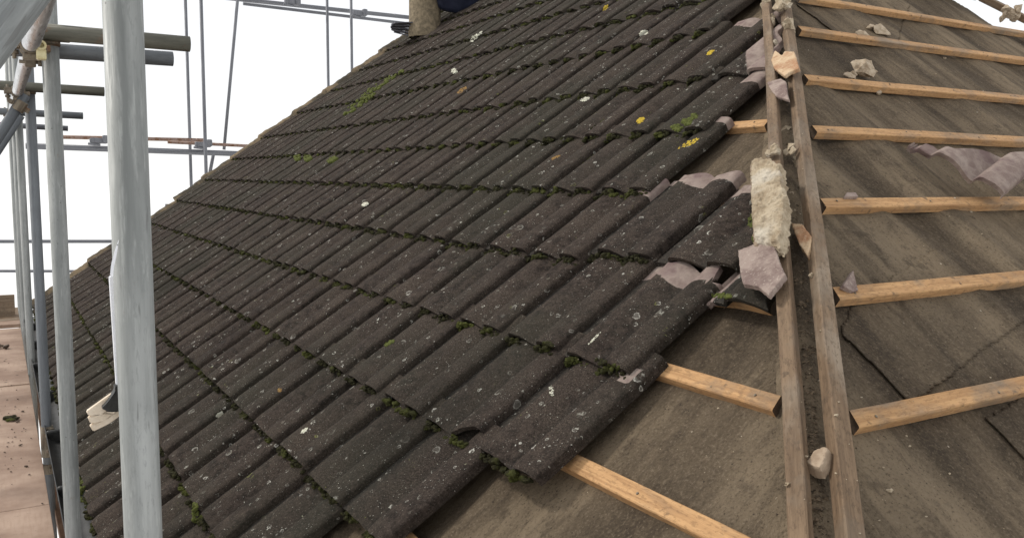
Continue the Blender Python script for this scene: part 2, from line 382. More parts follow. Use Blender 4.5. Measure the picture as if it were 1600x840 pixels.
# hip line on each slope at felt depth
c_ = FD * (1 / CT)
fl = felt_sheet('roof_felt', ptL, (0, YV), (S_LOW, S_TOP), lambda S: (S * CT + ST * FD) - HIPD, 1, .02)
fl['label'] = 'dirty grey brown felt under the dark tiles, bare beside the hip'
FAR0 = Vector((4.85, 3.13)); 
def maskR(c):   # beyond the far hip there is nothing
    return (c[:, 0] + c[:, 1]) < 8.17
fr = felt_sheet('roof_felt', ptR, (0, 7.2), (.02, 4.75), lambda S: (S * CT + ST * FD) + HIPD, 20, .022, maskR)
fr['label'] = 'stripped felt slope crossed by bare battens'
# overlapping torn felt flaps
def flap(px, seed=20, step=.007):
    P = [onR(x, y, HR + FD / CT) for x, y in px]; Q2 = np.array([(p.x, (p.y + 0 * p.z) / CT + 0) for p in P])
    Q2[:, 1] -= ST * FD / CT
    a = np.arange(Q2[:, 0].min(), Q2[:, 0].max(), step); s_ = np.arange(Q2[:, 1].min(), Q2[:, 1].max(), step)
    A, S = np.meshgrid(a, s_); X = A + (fbm(A * 14, S * 14, 3, 4) - .5) * .022; Y = S + (fbm(A * 14, S * 14, 3, 5) - .5) * .022
    inside = np.zeros(A.shape, bool); n = len(Q2); dmin = np.full(A.shape, 9.)
    for i in range(n):
        x0, y0 = Q2[i]; x1, y1 = Q2[(i + 1) % n]
        inside ^= ((y0 > Y) != (y1 > Y)) & (X < (x1 - x0) * (Y - y0) / (y1 - y0 + 1e-12) + x0)
        if i < 2:
            t = np.clip(((X - x0) * (x1 - x0) + (Y - y0) * (y1 - y0)) / ((x1 - x0) ** 2 + (y1 - y0) ** 2), 0, 1)
            dmin = np.minimum(dmin, np.hypot(X - x0 - t * (x1 - x0), Y - y0 - t * (y1 - y0)))
    a0 = (S * CT + ST * FD) + HIPD
    Hh = felt_height(A, S, seed) * np.clip((A - a0) / .12, 0, 1) - FD + .002 + .007 * np.exp(-dmin / .03)
    V = np.stack(ptR(A, S, Hh), -1).reshape(-1, 3); idx = np.arange(A.size).reshape(A.shape)
    q = np.stack([idx[:-1, :-1], idx[:-1, 1:], idx[1:, 1:], idx[1:, :-1]], -1)[inside[:-1, :-1]]
    o = from_np('felt_flap', V, q, FELT, smooth=True); m = o.modifiers.new('s', 'SOLIDIFY'); m.thickness = .0025; m.offset = -1
    bm = bmesh.new(); bm.from_mesh(o.data); bmesh.ops.delete(bm, geom=[v for v in bm.verts if not v.link_faces], context='VERTS'); bm.to_mesh(o.data); bm.free()
    o['label'] = 'torn overlapping corner of felt'
    return hpart(o)
# walls, fascia, gutter, verge
bm = bmesh.new()
ex, ez = E[0] * CT, E[0] * ST - HL + CH
add_box(bm, (3.4 + ex + .25, 4.6, (ez - .25) / 2), 6.8, 9.0, ez - .25)
hpart(from_bm('wall', bm, WALL))
bm = bmesh.new(); add_box(bm, (ex + .035, 4.6, ez - .16), .022, 9.1, .2, bevel=.003); hpart(from_bm('fascia', bm, BOARD))
bm = bmesh.new(); rows = []
for yy in np.linspace(.6, 9.15, 12):
    rows.append([(ex - .025 + r * math.cos(a), yy, ez - .075 + r * math.sin(a)) for r, aa in ((.055, np.linspace(math.pi, 2 * math.pi, 11)), (.051, np.linspace(2 * math.pi, math.pi, 11))) for a in aa])
V = [p for r in rows for p in r]; m_ = len(rows[0])
Q = [[i * m_ + j, i * m_ + (j + 1) % m_, (i + 1) * m_ + (j + 1) % m_, (i + 1) * m_ + j] for i in range(len(rows) - 1) for j in range(m_)]
hpart(from_np('gutter', V, Q, BLACKP, smooth=True))
for yy in np.arange(1.2, 9.1, .9):
    bm = bmesh.new(); add_box(bm, (ex - .02, yy, ez - .10), .115, .025, .07, bevel=.01); hpart(from_bm('gutter_bracket', bm, BLACKP))

# ---------------------------------------------------------------- roof tiles
W = .222 * HL; THK = .017
US = [-.036, -.033, -.027, -.021, -.017, -.011, -.006, 0, .025, .046, .051, .058, .066, .085, .105, .125, .145, .165, .182, .197, .203, .208, .214, .224, .240, .262, .282, .296, .3035, W]
def prof(u):
    P = [(-.036, -.036), (-.033, -.032), (-.027, -.038), (-.021, -.032), (-.017, -.038), (-.011, -.032), (-.006, -.030), (0, -.024),
         (.025, -.023), (.046, -.0225), (.051, -.016), (.058, -.004), (.066, .001), (.085, .003), (.105, .003), (.125, .0005), (.145, -.005), (.165, -.012), (.182, -.018), (.197, -.021), (.203, -.0205),
         (.208, -.009), (.214, .001), (.224, .0045), (.240, .006), (.262, .006), (.282, .005), (.296, .0025), (.3035, -.0015), (W, -.006)]
    h = np.interp(u, [p[0] for p in P], [p[1] for p in P])
    return h * 1.0 if u >= 0 else h - .003
def tile_mesh(gauge, seed, umax=None, vmin=None, vmax=None, clean=None, length=None, extra=.085, nv=17):
    r = np.random.default_rng(seed); L = length or gauge + extra
    us = np.array(US)
    t_ = np.linspace(0, 1, nv); V = []; C = []
    tilt = THK + .007
    def surf(low):
        out = []
        for j, tj in enumerate(t_):
            for u in us:
                a = vmin(u) if vmin else 0.0; b = min(L, vmax(u)) if vmax else L
                v = a + (b - a) * tj
                uu = u
                if umax: uu = min(u, umax(v))
                ww = prof(u if uu == u else uu)
                rag = 0
                if j == 0: rag = (noise.noise(Vector((u * 60, seed * 3.1, 0)))) * .0035
                wv = ww - tilt * min(v, gauge) / gauge + noise.noise(Vector((u * 9 + seed, v * 6, seed))) * .0022
                if low: wv -= THK
                eu = 0
                if u == us[-1]: eu = noise.noise(Vector((v * 50, seed * 1.7, 5))) * .0018
                if u == us[-1] and low: wv -= .008
                # worn corner rounding at the lower edge
                rd = .003 * (j == 0) * (not low)
                out.append((uu + eu, v + rag + (.003 if (j == 0 and low) else 0), wv - rd))
                cl = 0.0
                if u < -.004: cl = .35
                if clean: cl = max(cl, clean(uu, v))
                C.append(cl if not low else .9 if (clean and clean(uu, v) > .5) else .2)
        return out
    V = surf(False) + surf(True); nu = len(us); N = nv * nu
    Fc = []
    for j in range(nv - 1):
        for i in range(nu - 1):
            a = j * nu + i; Fc.append((a, a + 1, a + 1 + nu, a + nu)); Fc.append((N + a, N + a + nu, N + a + 1 + nu, N + a + 1))
    for i in range(nu - 1):
        Fc.append((i + 1, i, N + i, N + i + 1)); k = (nv - 1) * nu + i; Fc.append((k, k + 1, N + k + 1, N + k))
    for j in range(nv - 1):
        a = j * nu; Fc.append((a, a + nu, N + a + nu, N + a)); b = a + nu - 1; Fc.append((b + nu, b, N + b, N + b + nu))
    me = bpy.data.meshes.new('roof_tile'); me.from_pydata(V, [], Fc)
    a = me.attributes.new('clean', 'FLOAT', 'POINT'); a.data.foreach_set('value', C)
    bm = bmesh.new(); bm.from_mesh(me); bmesh.ops.remove_doubles(bm, verts=bm.verts[:], dist=1e-5)
    bmesh.ops.dissolve_degenerate(bm, edges=bm.edges[:], dist=1e-6)
    for f in bm.faces: f.smooth = True
    for e in bm.edges:
        if len(e.link_faces) == 2 and e.calc_face_angle(0) > .7: e.smooth = False
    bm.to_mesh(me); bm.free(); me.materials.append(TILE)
    return me
def px_sy(x, y, h=HL): p = onL(x, y, h); return p.x / CT, p.y
ORD = ['first', 'second', 'third', 'fourth', 'fifth', 'sixth', 'seventh', 'eighth', 'ninth', 'tenth', 'eleventh', 'twelfth', 'thirteenth', 'fourteenth', 'fifteenth', 'sixteenth']
Y0 = [1.514, 1.514, 1.292, 1.112, 1.137, 1.362, 1.592, 1.628, 1.872, 2.135, 2.36, 2.582, 2.804, 3.026, 3.248, 3.47]    # right boundary of whole tiles, per course
YL = [6.75, 6.75, 6.78, 6.75, 6.68, 6.76, 6.78, 6.78, 6.76, 6.74, 6.7, 6.7, 6.7, 6.7, 6.7, 6.7]
tiles = []      # (mesh builder key, matrix, course, index)
variants = {}
def variant(course, k):
    key = (course, k)
    if key not in variants: variants[key] = tile_mesh(E[course + 1] - E[course], course * 10 + k)
    return variants[key]
def tile_matrix(s, yright, lift=0, yaw=0, roll=0):
    p = PL(s, yright + W, lift)
    return Matrix.Translation(p) @ ML.to_4x4() @ Matrix.Rotation(yaw, 4, 'Z') @ Matrix.Rotation(roll, 4, 'Y')
def in_view(P, m=90):
    v = P - EYE; f = v.dot(fw)
    if f < .1: return False
    x = 800 + F * v.dot(rt) / f; y = 420 - F * v.dot(up) / f
    return -m < x < 1600 + m and -m < y < 840 + m
spec = {}
spec[(5, 0)] = dict(ds=.047); spec[(5, 1)] = dict(ds=.0); 
entries = []
for n in range(16):
    y = Y0[n] * HL + .02; i = 0
    while y + W * .6 < YL[n] * HL:
        entries.append((n, i, y)); y += W; i += 1
entries = [e for e in entries if in_view(PL(E[e[0]] + .17, e[2] + W / 2)) or in_view(PL(E[e[0]] + .42, e[2] + W / 2))]
def dist(e): return (PL(E[e[0]] + .17, e[2] + W / 2) - EYE).length
entries.sort(key=dist)
G = 'weathered interlocking roof tiles laid in courses'
EDGE_LABEL = {2: 'lowest end tile nearest the camera, dotted with small white lichen rings', 3: 'end tile whose foot lies over the lower bare batten on the left slope',
 4: 'end tile with a curved cream crescent of lichen, beside the broken mauve pieces', 5: 'whole tile with pale scalloped head left of the mortar topped tile', 6: 'end tile with yellow lichen on its right edge above bare felt',
 7: 'end tile with a pale broken upper right corner', 8: 'tile with pale head left of the large pale broken tile', 9: 'end tile at the top right beside dark bare felt'}
tile_objs = {}; stuffV = []
far_bm = bmesh.new(); nfar = 0
for c, (n, i, y) in enumerate(entries):
    rs = random.Random(n * 100 + i)
    ds = spec.get((n, i), {}).get('ds', 0) + rs.uniform(-.004, .004)
    M = tile_matrix(E[n] + ds, y + rs.uniform(-.0015, .0015), rs.uniform(-.001, .002), rs.uniform(-.006, .006), rs.uniform(-.005, .005))
    g_ = E[n + 1] - E[n]
    if (n, i) == (3, 1):   # chipped corner showing the ribs of its neighbour
        me = tile_mesh(g_, 77, nv=30, vmin=lambda u: .045 * math.sqrt(max(0, 1 - ((u - W) / .075) ** 2)) if u > W - .075 else 0)
    elif (n, i) == (4, 0):
        me = tile_mesh(g_, 81, nv=48, clean=lambda u, v: min(1, max(0, (v - g_ + .012 - .014 * math.sin(u * 30)) / .016 + .5)), length=g_ + .06,
                       vmax=lambda u: g_ + .06 - (.05 if u > .27 else 0) + .012 * math.sin(u * 60))
    elif (n, i) == (3, 0):
        me = tile_mesh(g_, 83, nv=34, clean=lambda u, v: 1 if ((u - .265) / .03) ** 2 + ((v - g_ + .0) / .028) ** 2 < 1 else 0)
    elif (n, i) == (6, 0):
        me = tile_mesh(g_, 84, nv=34, clean=lambda u, v: 1 if u > .21 and v > g_ + .045 else 0)
    elif (n, i) in ((5, 0), (8, 0)):
        me = tile_mesh(g_, 90 + n, nv=48, clean=lambda u, v: min(1, max(0, (v - g_ - .018 - .012 * math.sin(u * 26 + 1)) / .014 + .5)),
                       vmax=lambda u: g_ + .066 + .012 * math.sin(u * 45 + 1) - (.02 if u < .05 else 0), length=g_ + .09)
    elif (n, i) == (5, 1):
        me = tile_mesh(g_, 98, nv=34, clean=lambda u, v: 1 if u > .22 and v > g_ - .02 else 0)
    elif (n, i) == (7, 0):
        me = tile_mesh(g_, 97, nv=34, clean=lambda u, v: 1 if u > .215 and v > g_ - .075 else 0)
    else: me = variant(n, rs.randrange(3) if n < 9 else rs.randrange(2))
    if c < 292:
        o = bpy.data.objects.new('roof_tile', me); COL.objects.link(o); o.matrix_world = M
        lab = EDGE_LABEL[n] if (i == 0 and n in EDGE_LABEL) else 'dark mossy concrete roof tile laid in the %s course up from the gutter' % ORD[n]
        if (n, i) == (3, 1): lab = 'roof tile with a chipped lower corner showing ribs beneath'
        tag(o, lab, 'roof tile', G, 'thing'); tile_objs[(n, i)] = o
    else:
        b2 = bmesh.new(); b2.from_mesh(me); b2.transform(M); tmp = bpy.data.meshes.new('t'); b2.to_mesh(tmp); b2.free(); far_bm.from_mesh(tmp); bpy.data.meshes.remove(tmp); nfar += 1
print('tiles', len(entries), 'far', nfar)
if nfar:
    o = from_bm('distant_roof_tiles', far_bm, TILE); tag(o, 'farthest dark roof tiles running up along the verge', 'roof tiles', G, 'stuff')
# cut tiles along the hip
def cut_tile(n, yright, s0, line, seed, label, **kw):
    M = tile_matrix(s0, yright, kw.pop('lift', 0)); me = tile_mesh(E[n + 1] - E[n], seed, umax=line, **kw)
    o = bpy.data.objects.new('cut_roof_tile', me); COL.objects.link(o); o.matrix_world = M
    return tag(o, label, 'roof tile', 'tiles cut along the hip', 'thing')
def lin(v0, u0, v1, u1, wob=.006, sd=1):
    return lambda v: max(.01, u0 + (u1 - u0) * (v - v0) / (v1 - v0) + wob * math.sin(v * 70 + sd))
# u of a point = (yright + W) - y
yr = Y0[5] * HL - W; uu = lambda y: yr + W - y
s5 = E[5] + .05
cut_tile(5, yr, s5, lin(0, uu(1.10 * HL), .40, uu(1.285 * HL) , .004), 101, 'cut dark tile with a pale scalloped head, beside the cream mortar block', length=E[6] - E[5] + .04, nv=40, clean=lambda u, v: 1 if v > .325 + .012 * math.sin(u * 50) else 0)
yr8 = Y0[8] * HL - W; u8 = lambda y: yr8 + W - y
cut_tile(8, yr8, E[8] - .005, lin(0, .345, .47, .015, .010, 2), 102, 'large broken end tile with pale mauve right half and torn edge', length=.49, nv=60, clean=lambda u, v: min(1, max(0, max((u - .205 + .80 * v) / .05 + .5, (v - .43) / .02 + .5))))
yr4 = Y0[4] * HL - W; u4 = lambda y: yr4 + W - y
cut_tile(4, yr4, E[4] + .285, lin(0, u4(1.0 * HL), .3, u4(1.12 * HL), .006, 3), 103, 'mossy cut tile with bare ribbed edge under the mauve shard', length=.21, nv=30, clean=lambda u, v: .8 if u < .008 else 0)

# verge mortar and edge
V = []; A_ = np.linspace(S_LOW, S_TOP, 330)
for s in A_:
    n = max([k for k in range(16) if E[k] <= s + 1e-6] or [0]); ye = YL[n] * HL - .02
    fr_ = (s - E[n]) / (E[n + 1] - E[n]); lift = -.018 * fr_
    nz = lambda k, a=.02: (noise.noise(Vector((s * 7, k * 3.3, 0))) + .5 * noise.noise(Vector((s * 25, k * 3.3, 9)))) * a
    for y_, l_ in ((ye - .10, -.02 + lift), (ye - .06, .008 + lift), (ye - .02, .016 + lift), (ye + .03, .014 + lift), (ye + .05, -.01 + lift), (ye + .08, -.16 + lift)):
        V.append(tuple(PL(s, y_ + nz(y_ * .3, .014), l_ + nz(l_ * 9 + 4, .012))))
m_ = 6; Q = [[i * m_ + j, i * m_ + j + 1, (i + 1) * m_ + j + 1, (i + 1) * m_ + j] for i in range(len(A_) - 1) for j in range(m_ - 1)]
hpart(from_np('verge', V, Q, VERGE, smooth=True))

# ---------------------------------------------------------------- moss along every course foot
ico = bmesh.new(); bmesh.ops.create_icosphere(ico, subdivisions=2, radius=1); IV = np.array([v.co[:] for v in ico.verts]); IF = np.array([[v.index for v in f.verts] for f in ico.faces]); ico.free()
mv = []; mf = []; base = 0
def clump(p, r, flat=.75, rough_=.35):
    global base
    k = rng.normal(0, 1, len(IV)); v = IV * (1 + rough_ * .5 * k[:, None]) * np.array([r * rng.uniform(.8, 1.4), r * rng.uniform(.8, 1.3), r * flat])
    mv.append(v + np.array(p)); mf.append(IF + base); base += len(IV)
for (n, i, y) in entries:
    d = dist((n, i, y)); rs = random.Random(n * 31 + i)
    cnt = 110 if d < 3 else 75 if d < 5 else 42 if d < 8 else 18
    dens = .7 + .8 * noise.noise(Vector((n * .9, y * .8, 3)))
    dsv = spec.get((n, i), {}).get('ds', 0)
    for k in range(int(cnt * max(.25, dens + .3))):
        u = rs.choice([rs.gauss(.03, .025), rs.gauss(.105, .02), rs.gauss(.195, .018), rs.gauss(.255, .022), rs.gauss(.02, .02), rs.uniform(0, W)])
        u = min(max(u, 0), W)
        rr_ = rs.uniform(.0025, .0080) * rs.choice([.7, 1, 1, 1.4]); z = prof(u) - THK - .007 + rr_ * .3 + rs.choice([0, 0, .004, .010])
        p = PL(E[n] + dsv + rs.uniform(-.017, -.001), y + W - u, z)
        clump(p, rr_ * (1 + .25 * (d > 4)), .8)
for (n, i, y) in entries:      # cushions between the ribs, thick on the upper courses
    if n < 4: continue
    rs = random.Random(n * 77 + i)
    heavy = 8 <= n <= 13 and 4.3 < y / HL < 6.2
    if noise.noise(Vector((n * .5 + 9, y * .35, 7))) * 1.2 + (n - 6) * .045 + .5 * heavy < rs.uniform(-.1, .35): continue
    for k in range(rs.randint(2, 9) * (2 if heavy else 1)):
        u = rs.choice([rs.gauss(.012, .012), rs.gauss(.197, .008)]); v = rs.uniform(0, E[n + 1] - E[n]); rr_ = rs.uniform(.003, .009) * (1.35 if heavy else 1)
        for q in range(rs.randint(2, 6)):
            v2 = v + rs.gauss(0, .02); clump(PL(E[n] + v2, y + W - u + rs.gauss(0, .004), prof(min(max(u, 0), W)) - .024 * v2 / .35 + rr_ * .3), rr_ * rs.uniform(.5, 1), .7)
mo = from_np('moss', np.concatenate(mv), np.concatenate(mf), MOSS, smooth=False); tag(mo, 'dark green moss filling the foot of every tile course', 'moss', kind='stuff')

# ---------------------------------------------------------------- battens and hip timbers
def rsn(a, b): return noise.noise(Vector((a * 3.3, b * 5.1, 2))) * 2
def timber(name, a, b, wdt, hgt, nrm, mat, label, cat, group, endmat=ENDG, seed=0, cut=.0):
    a = Vector(a); b = Vector(b); d = (b - a); L = d.length; x = d.normalized(); z = (nrm - x * nrm.dot(x)).normalized(); y = z.cross(x)
    R = Matrix((x, y, z)).transposed()
    ns = max(6, int(L / .06)); ch = .0025
    sec = [(-wdt / 2 + ch, hgt / 2), (wdt / 2 - ch, hgt / 2), (wdt / 2, hgt / 2 - ch), (wdt / 2, -hgt / 2 + ch), (wdt / 2 - ch, -hgt / 2), (-wdt / 2 + ch, -hgt / 2), (-wdt / 2, -hgt / 2 + ch), (-wdt / 2, hgt / 2 - ch)]
    V = []; 
    for k in range(ns + 1):
        q = L * k / ns; nn = lambda j, f=2.0: noise.noise(Vector((q * f + seed * 7.7, j * 2.3, seed)))
        for j, (yy, zz) in enumerate(sec):
            xx = q + (cut * (yy / wdt) if k == 0 else 0)
            V.append((xx, yy + nn(20, 1.1) * .004 + nn(j, 12) * .0007, zz + nn(30, .9) * .002 + nn(j + 9, 12) * .0007))
    m = len(sec); Q = [[k * m + j, k * m + (j + 1) % m, (k + 1) * m + (j + 1) % m, (k + 1) * m + j][::-1] for k in range(ns) for j in range(m)]
    caps = [list(range(m)), [ns * m + j for j in range(m)][::-1]]
    me = bpy.data.meshes.new(name); me.from_pydata(V, [], Q + caps); me.materials.append(mat); me.materials.append(endmat)
    for p in list(me.polygons)[-2:]: p.material_index = 1
    bm = bmesh.new(); bm.from_mesh(me); bmesh.ops.recalc_face_normals(bm, faces=bm.faces[:]); bm.to_mesh(me); bm.free()
    o = bpy.data.objects.new(name, me); COL.objects.link(o); o.matrix_world = Matrix.Translation(a) @ R.to_4x4()
    if cat == 'batten' and 'hidden' not in label:
        for q in np.arange(.06, min(L, 3.2), .42):
            nb = bmesh.new(); add_tube(nb, (q, rsn(seed, q) * .008, hgt / 2 - .001), (q + .001, rsn(seed, q) * .008, hgt / 2 + .0022), .0033, 8, hollow=False)
            nl_ = from_bm('nail', nb, COUP, o)
    tag(o, label, cat, group)
    return o
NL = Vector((-ST, 0, CT)); NR = Vector((0, -ST, CT)); BH = .028; BW = .043
rb = [((1246, -2), 49), ((1247, 50), 96), ((1258, 127), 153), ((1272, 209), 224), ((1288, 327), 317), ((1309, 471), 441), ((1340, 672), 610)]
rl = ['topmost batten shown whole on the stripped right slope', 'batten with two mortar crumbs behind it, second from the top on the right slope', 'third batten down on the right slope, with a pale mortar lump behind it',
      'fourth batten down on the right slope, above the mauve broken tile', 'fifth batten down on the right slope, below the mauve broken tile', 'sixth batten down on the right slope, a small shard behind its end', 'lowest and nearest batten on the right slope, with a dark ragged end']
for k, ((x, y), y2) in enumerate(rb):
    h = HR + (FD - BH) / CT; a = onR(x + 8, y, h - .004); s_ = (a.y) / CT
    a = PR(a.x, s_, 0); lf = -(FD - BH) - BH / 2 + .002
    a = PR(a.x, a.y / CT + .0, lf + .004); b = PR(min(7.0, 8.1 - a.y), a.y / CT + (ST * lf) / CT * 0, lf)
    b = Vector((b.x, a.y, a.z)); b.z += .0
    timber('roof_batten', a, b, BW, BH, NR, PINE, rl[k], 'batten', 'pale battens across the right slope', seed=k + 1, cut=.012)
for k, (s, x) in enumerate([(3.31, None), (3.62, None)]):
    lf = -(FD - BH) - BH / 2; y_ = s * 1.38 * CT
    a = PR(y_ + HIPD + .05, s * 1.38 - .0, lf); b = PR(min(6.5, 8.05 - a.y), s * 1.38, lf)
    if a.x < b.x: timber('roof_batten', a, b, BW, BH, NR, PINE, 'batten running out of the top edge of the view', 'batten', 'pale battens across the right slope', seed=40 + k)
# left slope: one under the head of each course
lb = {2: 'batten emerging under the lowest end tile on the left slope', 3: 'batten between the end tile and the hip, ending in a dark sawn end', 6: 'short stub of batten below the upper end tile, ending at the hip timber'}
obs = {3: (.934, 1055, 838, .91), 4: (1.160, 1213, 662, 0), 7: (1.926, 1194, 205, 0)}
for n in range(1, 16):
    s = (obs[n][0] * HL) if n in obs else E[n] + (.035 * HL if n not in (5, 6) else -.004)
    if n in obs: s = obs[n][0] * HL * (HL + .04) / HL * 1.0 - 0
    lf = -(FDL - BH) - BH / 2
    if n in obs: 
        px_ = {3: (960, 790), 4: (1108, 627), 7: (1150, 207)}[n]; p = onL(px_[0], px_[1], HL - lf / CT - .012); s = p.x / CT
    yhip = s * CT - HIPD
    ya = yhip + {3: .02, 4: .118, 7: .115}.get(n, .10)
    if n in (5, 6): ya = yhip + .12
    lab = {3: 'lower bare batten running out of the bottom of the view', 4: 'batten left of the hip with a dark rounded sawn end', 7: 'short exposed batten stub below the upper end tiles'}.get(n, 'hidden run of batten under the %s course' % ORD[n - 1])
    if n in (3, 4, 7) or True:
        timber('roof_batten', PL(s, ya, lf), PL(s, YL[n] * HL - .15, lf), BW, BH, NL, PINE, lab, 'batten', 'battens under the tiled slope', seed=60 + n, cut=-.008)
# hip timbers, one on each slope beside the hip
a = onL(1194, -60, HL + .015); b = onL(1254, 900, HL + .015)
timber('hip_timber', b, a, .034, .032, NL, OLDPINE, 'dusty grey brown timber running up the left side of the hip', 'timber', 'long timbers each side of the hip', seed=3)
a = onR(1219, -60, HR + .012); b = onR(1338, 900, HR + .012)
timber('hip_timber', b, a, .037, .034, NR, OLDPINE, 'reddish brown timber running up the right side of the hip beside the batten ends', 'timber', 'long timbers each side of the hip', seed=5)
# felt strip dressed over the hip between the timbers
V = []; 
ss_ = np.linspace(.2, 4.4, 240)
for s in ss_:
    q = Vector((s, s - HIPD, s * T - HL + CH - FD / CT))
    for off, dz in ((-.11, -.034), (-.07, -.012), (-.035, .012), (0, .018), (.035, .012), (.07, .004), (.14, -.004)):
        n_ = noise.noise(Vector((s * 6, off * 40, 1))) * .007 + noise.noise(Vector((s * 25, off * 90, 1))) * .003
        # off<0: on the tiled slope, off>0: on the stripped slope
        x = q.x + (off if off > 0 else 0) ; y_ = q.y + (-off if off < 0 else 0)
        V.append((x, y_, q.z + dz + n_))
m_ = 7; Q = [[i * m_ + j, i * m_ + j + 1, (i + 1) * m_ + j + 1, (i + 1) * m_ + j][::-1] for i in range(len(ss_) - 1) for j in range(m_ - 1)]
hpart(from_np('hip_felt', V, Q, FELT, smooth=True))['label'] = 'dark felt strip dressed over the hip'
# far hip timbers at the top right corner
P = [onR(1484, -6, HR + .02), onR(1534, 4, HR + .02), onR(1561, 19, HR + .02), onR(1640, 62, HR + .02)]
P2 = [Vector((p.x, 8.17 - p.x - .05, p.x * 0 + (8.17 - p.x - .05) * T - HR + CH - .02)) for p in (Vector((5.0, 0, 0)),)]
timber('ridge_timber', PR(4.2, 3.17 / CT, -.02), PR(5.13, 3.17 / CT, -.02), .05, .04, NR, OLDPINE, 'level timber at the very top right of the roof', 'timber', 'timbers at the far top edge', seed=8)
timber('ridge_timber', PR(5.14, 3.14 / CT, -.01), PR(5.42, 2.72 / CT, -.01), .05, .04, NR, OLDPINE, 'short sloping timber at the top right corner against the sky', 'timber', 'timbers at the far top edge', seed=9)
timber('ridge_timber', PR(5.43, 2.70 / CT, -.012), PR(6.9, 1.25 / CT, -.012), .05, .04, NR, OLDPINE, 'lowest timber of the far edge leaving the view at the right', 'timber', 'timbers at the far top edge', seed=10)

# ---------------------------------------------------------------- scaffold
PX = .160; DZ = -1.4 + CH; R_ = .02415
poles = []
def tube(name, a, b, r, mat, label, cat, group, rings=1, hollow=True):
    a = Vector(a); b = Vector(b); R = basis(b - a); L = (b - a).length
    bm = bmesh.new(); add_tube(bm, (0, 0, 0), (0, 0, L), r, 32, hollow=hollow, rings=rings)
    o = from_bm(name, bm, mat); o.matrix_world = Matrix.Translation(a) @ R.to_4x4()
    return tag(o, label, cat, group)
def coupler(parent, p, along, other, mat=COUP, big=1.0):
    """two half shells round the tube plus saddle block, bolt and nut; p world position on the tube axis"""
    z = Vector(along).normalized(); o_ = (Vector(other) - z * Vector(other).dot(z)).normalized(); y = z.cross(o_)
    R = Matrix((o_, y, z)).transposed(); inv = parent.matrix_world.inverted()
    M = inv @ Matrix.Translation(p) @ R.to_4x4()
    bm = bmesh.new(); r = (R_ + .0045) * big; seg = 20; wd = .026
    rings = []
    for zz, rr in ((-wd, r - .002), (-wd + .004, r), (wd - .004, r), (wd, r - .002)):
        rings.append([bm.verts.new((rr * math.cos(6.2832 * i / seg), rr * math.sin(6.2832 * i / seg), zz)) for i in range(seg)])
    for k in range(3):
        for i in range(seg): bm.faces.new((rings[k][i], rings[k][(i + 1) % seg], rings[k + 1][(i + 1) % seg], rings[k + 1][i])).smooth = True
    for row, sg in ((rings[0], -1), (rings[-1], 1)):
        inn = [bm.verts.new((v.co.x * .86, v.co.y * .86, v.co.z)) for v in row]
        for i in range(seg):
            q = (row[i], row[(i + 1) % seg], inn[(i + 1) % seg], inn[i]); bm.faces.new(q if sg > 0 else q[::-1])
    for zz in (-.012, .012) if big > 1.05 else (0,):
        add_box(bm, (.0, r + .012, zz), .03, .03, .02, bevel=.003)
        add_box(bm, (.012, -r - .008, zz), .02, .022, .024, bevel=.003)
    add_box(bm, (r + .006, 0, 0), .016, .045, .045, bevel=.003)
    c = from_bm('coupler', bm, mat); c.parent = parent; c.matrix_local = M
    bm = bmesh.new(); add_tube(bm, (-.03, r + .012, 0), (.045, r + .012, 0), .0055, 8, hollow=False)
    add_tube(bm, (.02, r + .012, 0), (.032, r + .012, 0), .0115, 6, hollow=False)
    b_ = from_bm('bolt', bm, COUP); b_.parent = c
    return c
GP = 'upright scaffold poles along the gutter'
PY = [1.223, 3.012, 4.973, 6.829, 8.75, 10.76]
PMAT = [STEEL, STEEL, DSTEEL, STEEL, STEEL, STEEL]
PLB = ['nearest and widest upright scaffold pole, pale galvanised steel', 'second upright scaffold pole from the camera, carrying the mossy cross tube', 'third upright scaffold pole, dull grey above with a blue stained lower length',
       'fourth upright scaffold pole behind the dull grey one', 'fifth upright scaffold pole, thin in the distance', 'farthest upright scaffold pole of the row by the gutter']
for k, y in enumerate(PY):
    ox = [-.011, 0, .004, -.008, .0, .0][k]
    o = tube('scaffold_pole', (PX + ox - .0, y, 0.02), (PX + ox, y, CH + (1.8 if k else 1.5)), R_, PMAT[k], PLB[k], 'scaffold pole', GP)
    poles.append(o)
# lean of the near pole matches the verticals as they are
zc = CH
coupler(poles[1], Vector((PX, 3.012, zc + .41)), (0, 0, 1), (0, -1, 0)); coupler(poles[2], Vector((PX + .004, 4.973, zc + .42)), (0, 0, 1), (0, -1, 0))
coupler(poles[3], Vector((PX - .008, 6.829, zc + .42)), (0, 0, 1), (0, -1, 0)); coupler(poles[2], Vector((PX + .004, 4.973, zc - 1.52)), (0, 0, 1), (1, 0, 0))
# sleeve with two bolts low on the third pole
sl_ = empty('sleeve_coupler', (0, 0, 0)); bpy.data.objects.remove(sl_)
p3 = poles[2]; inv = p3.matrix_world.inverted()
bm = bmesh.new(); add_tube(bm, (0, 0, 0), (0, 0, .16), R_ + .006, 24, hollow=False); add_box(bm, (.0, .036, .08), .03, .02, .15, bevel=.004)
c = from_bm('sleeve_coupler', bm, COUP, p3); c.matrix_local = inv @ Matrix.Translation((PX + .004, 4.973, zc - 1.455)) @ Matrix.Rotation(D(-150), 4, 'Z')
for zz in (.04, .12):
    bm = bmesh.new(); add_tube(bm, (-.03, .04, zz), (.03, .04, zz), .009, 6, hollow=False); b_ = from_bm('bolt', bm, COUP, c)
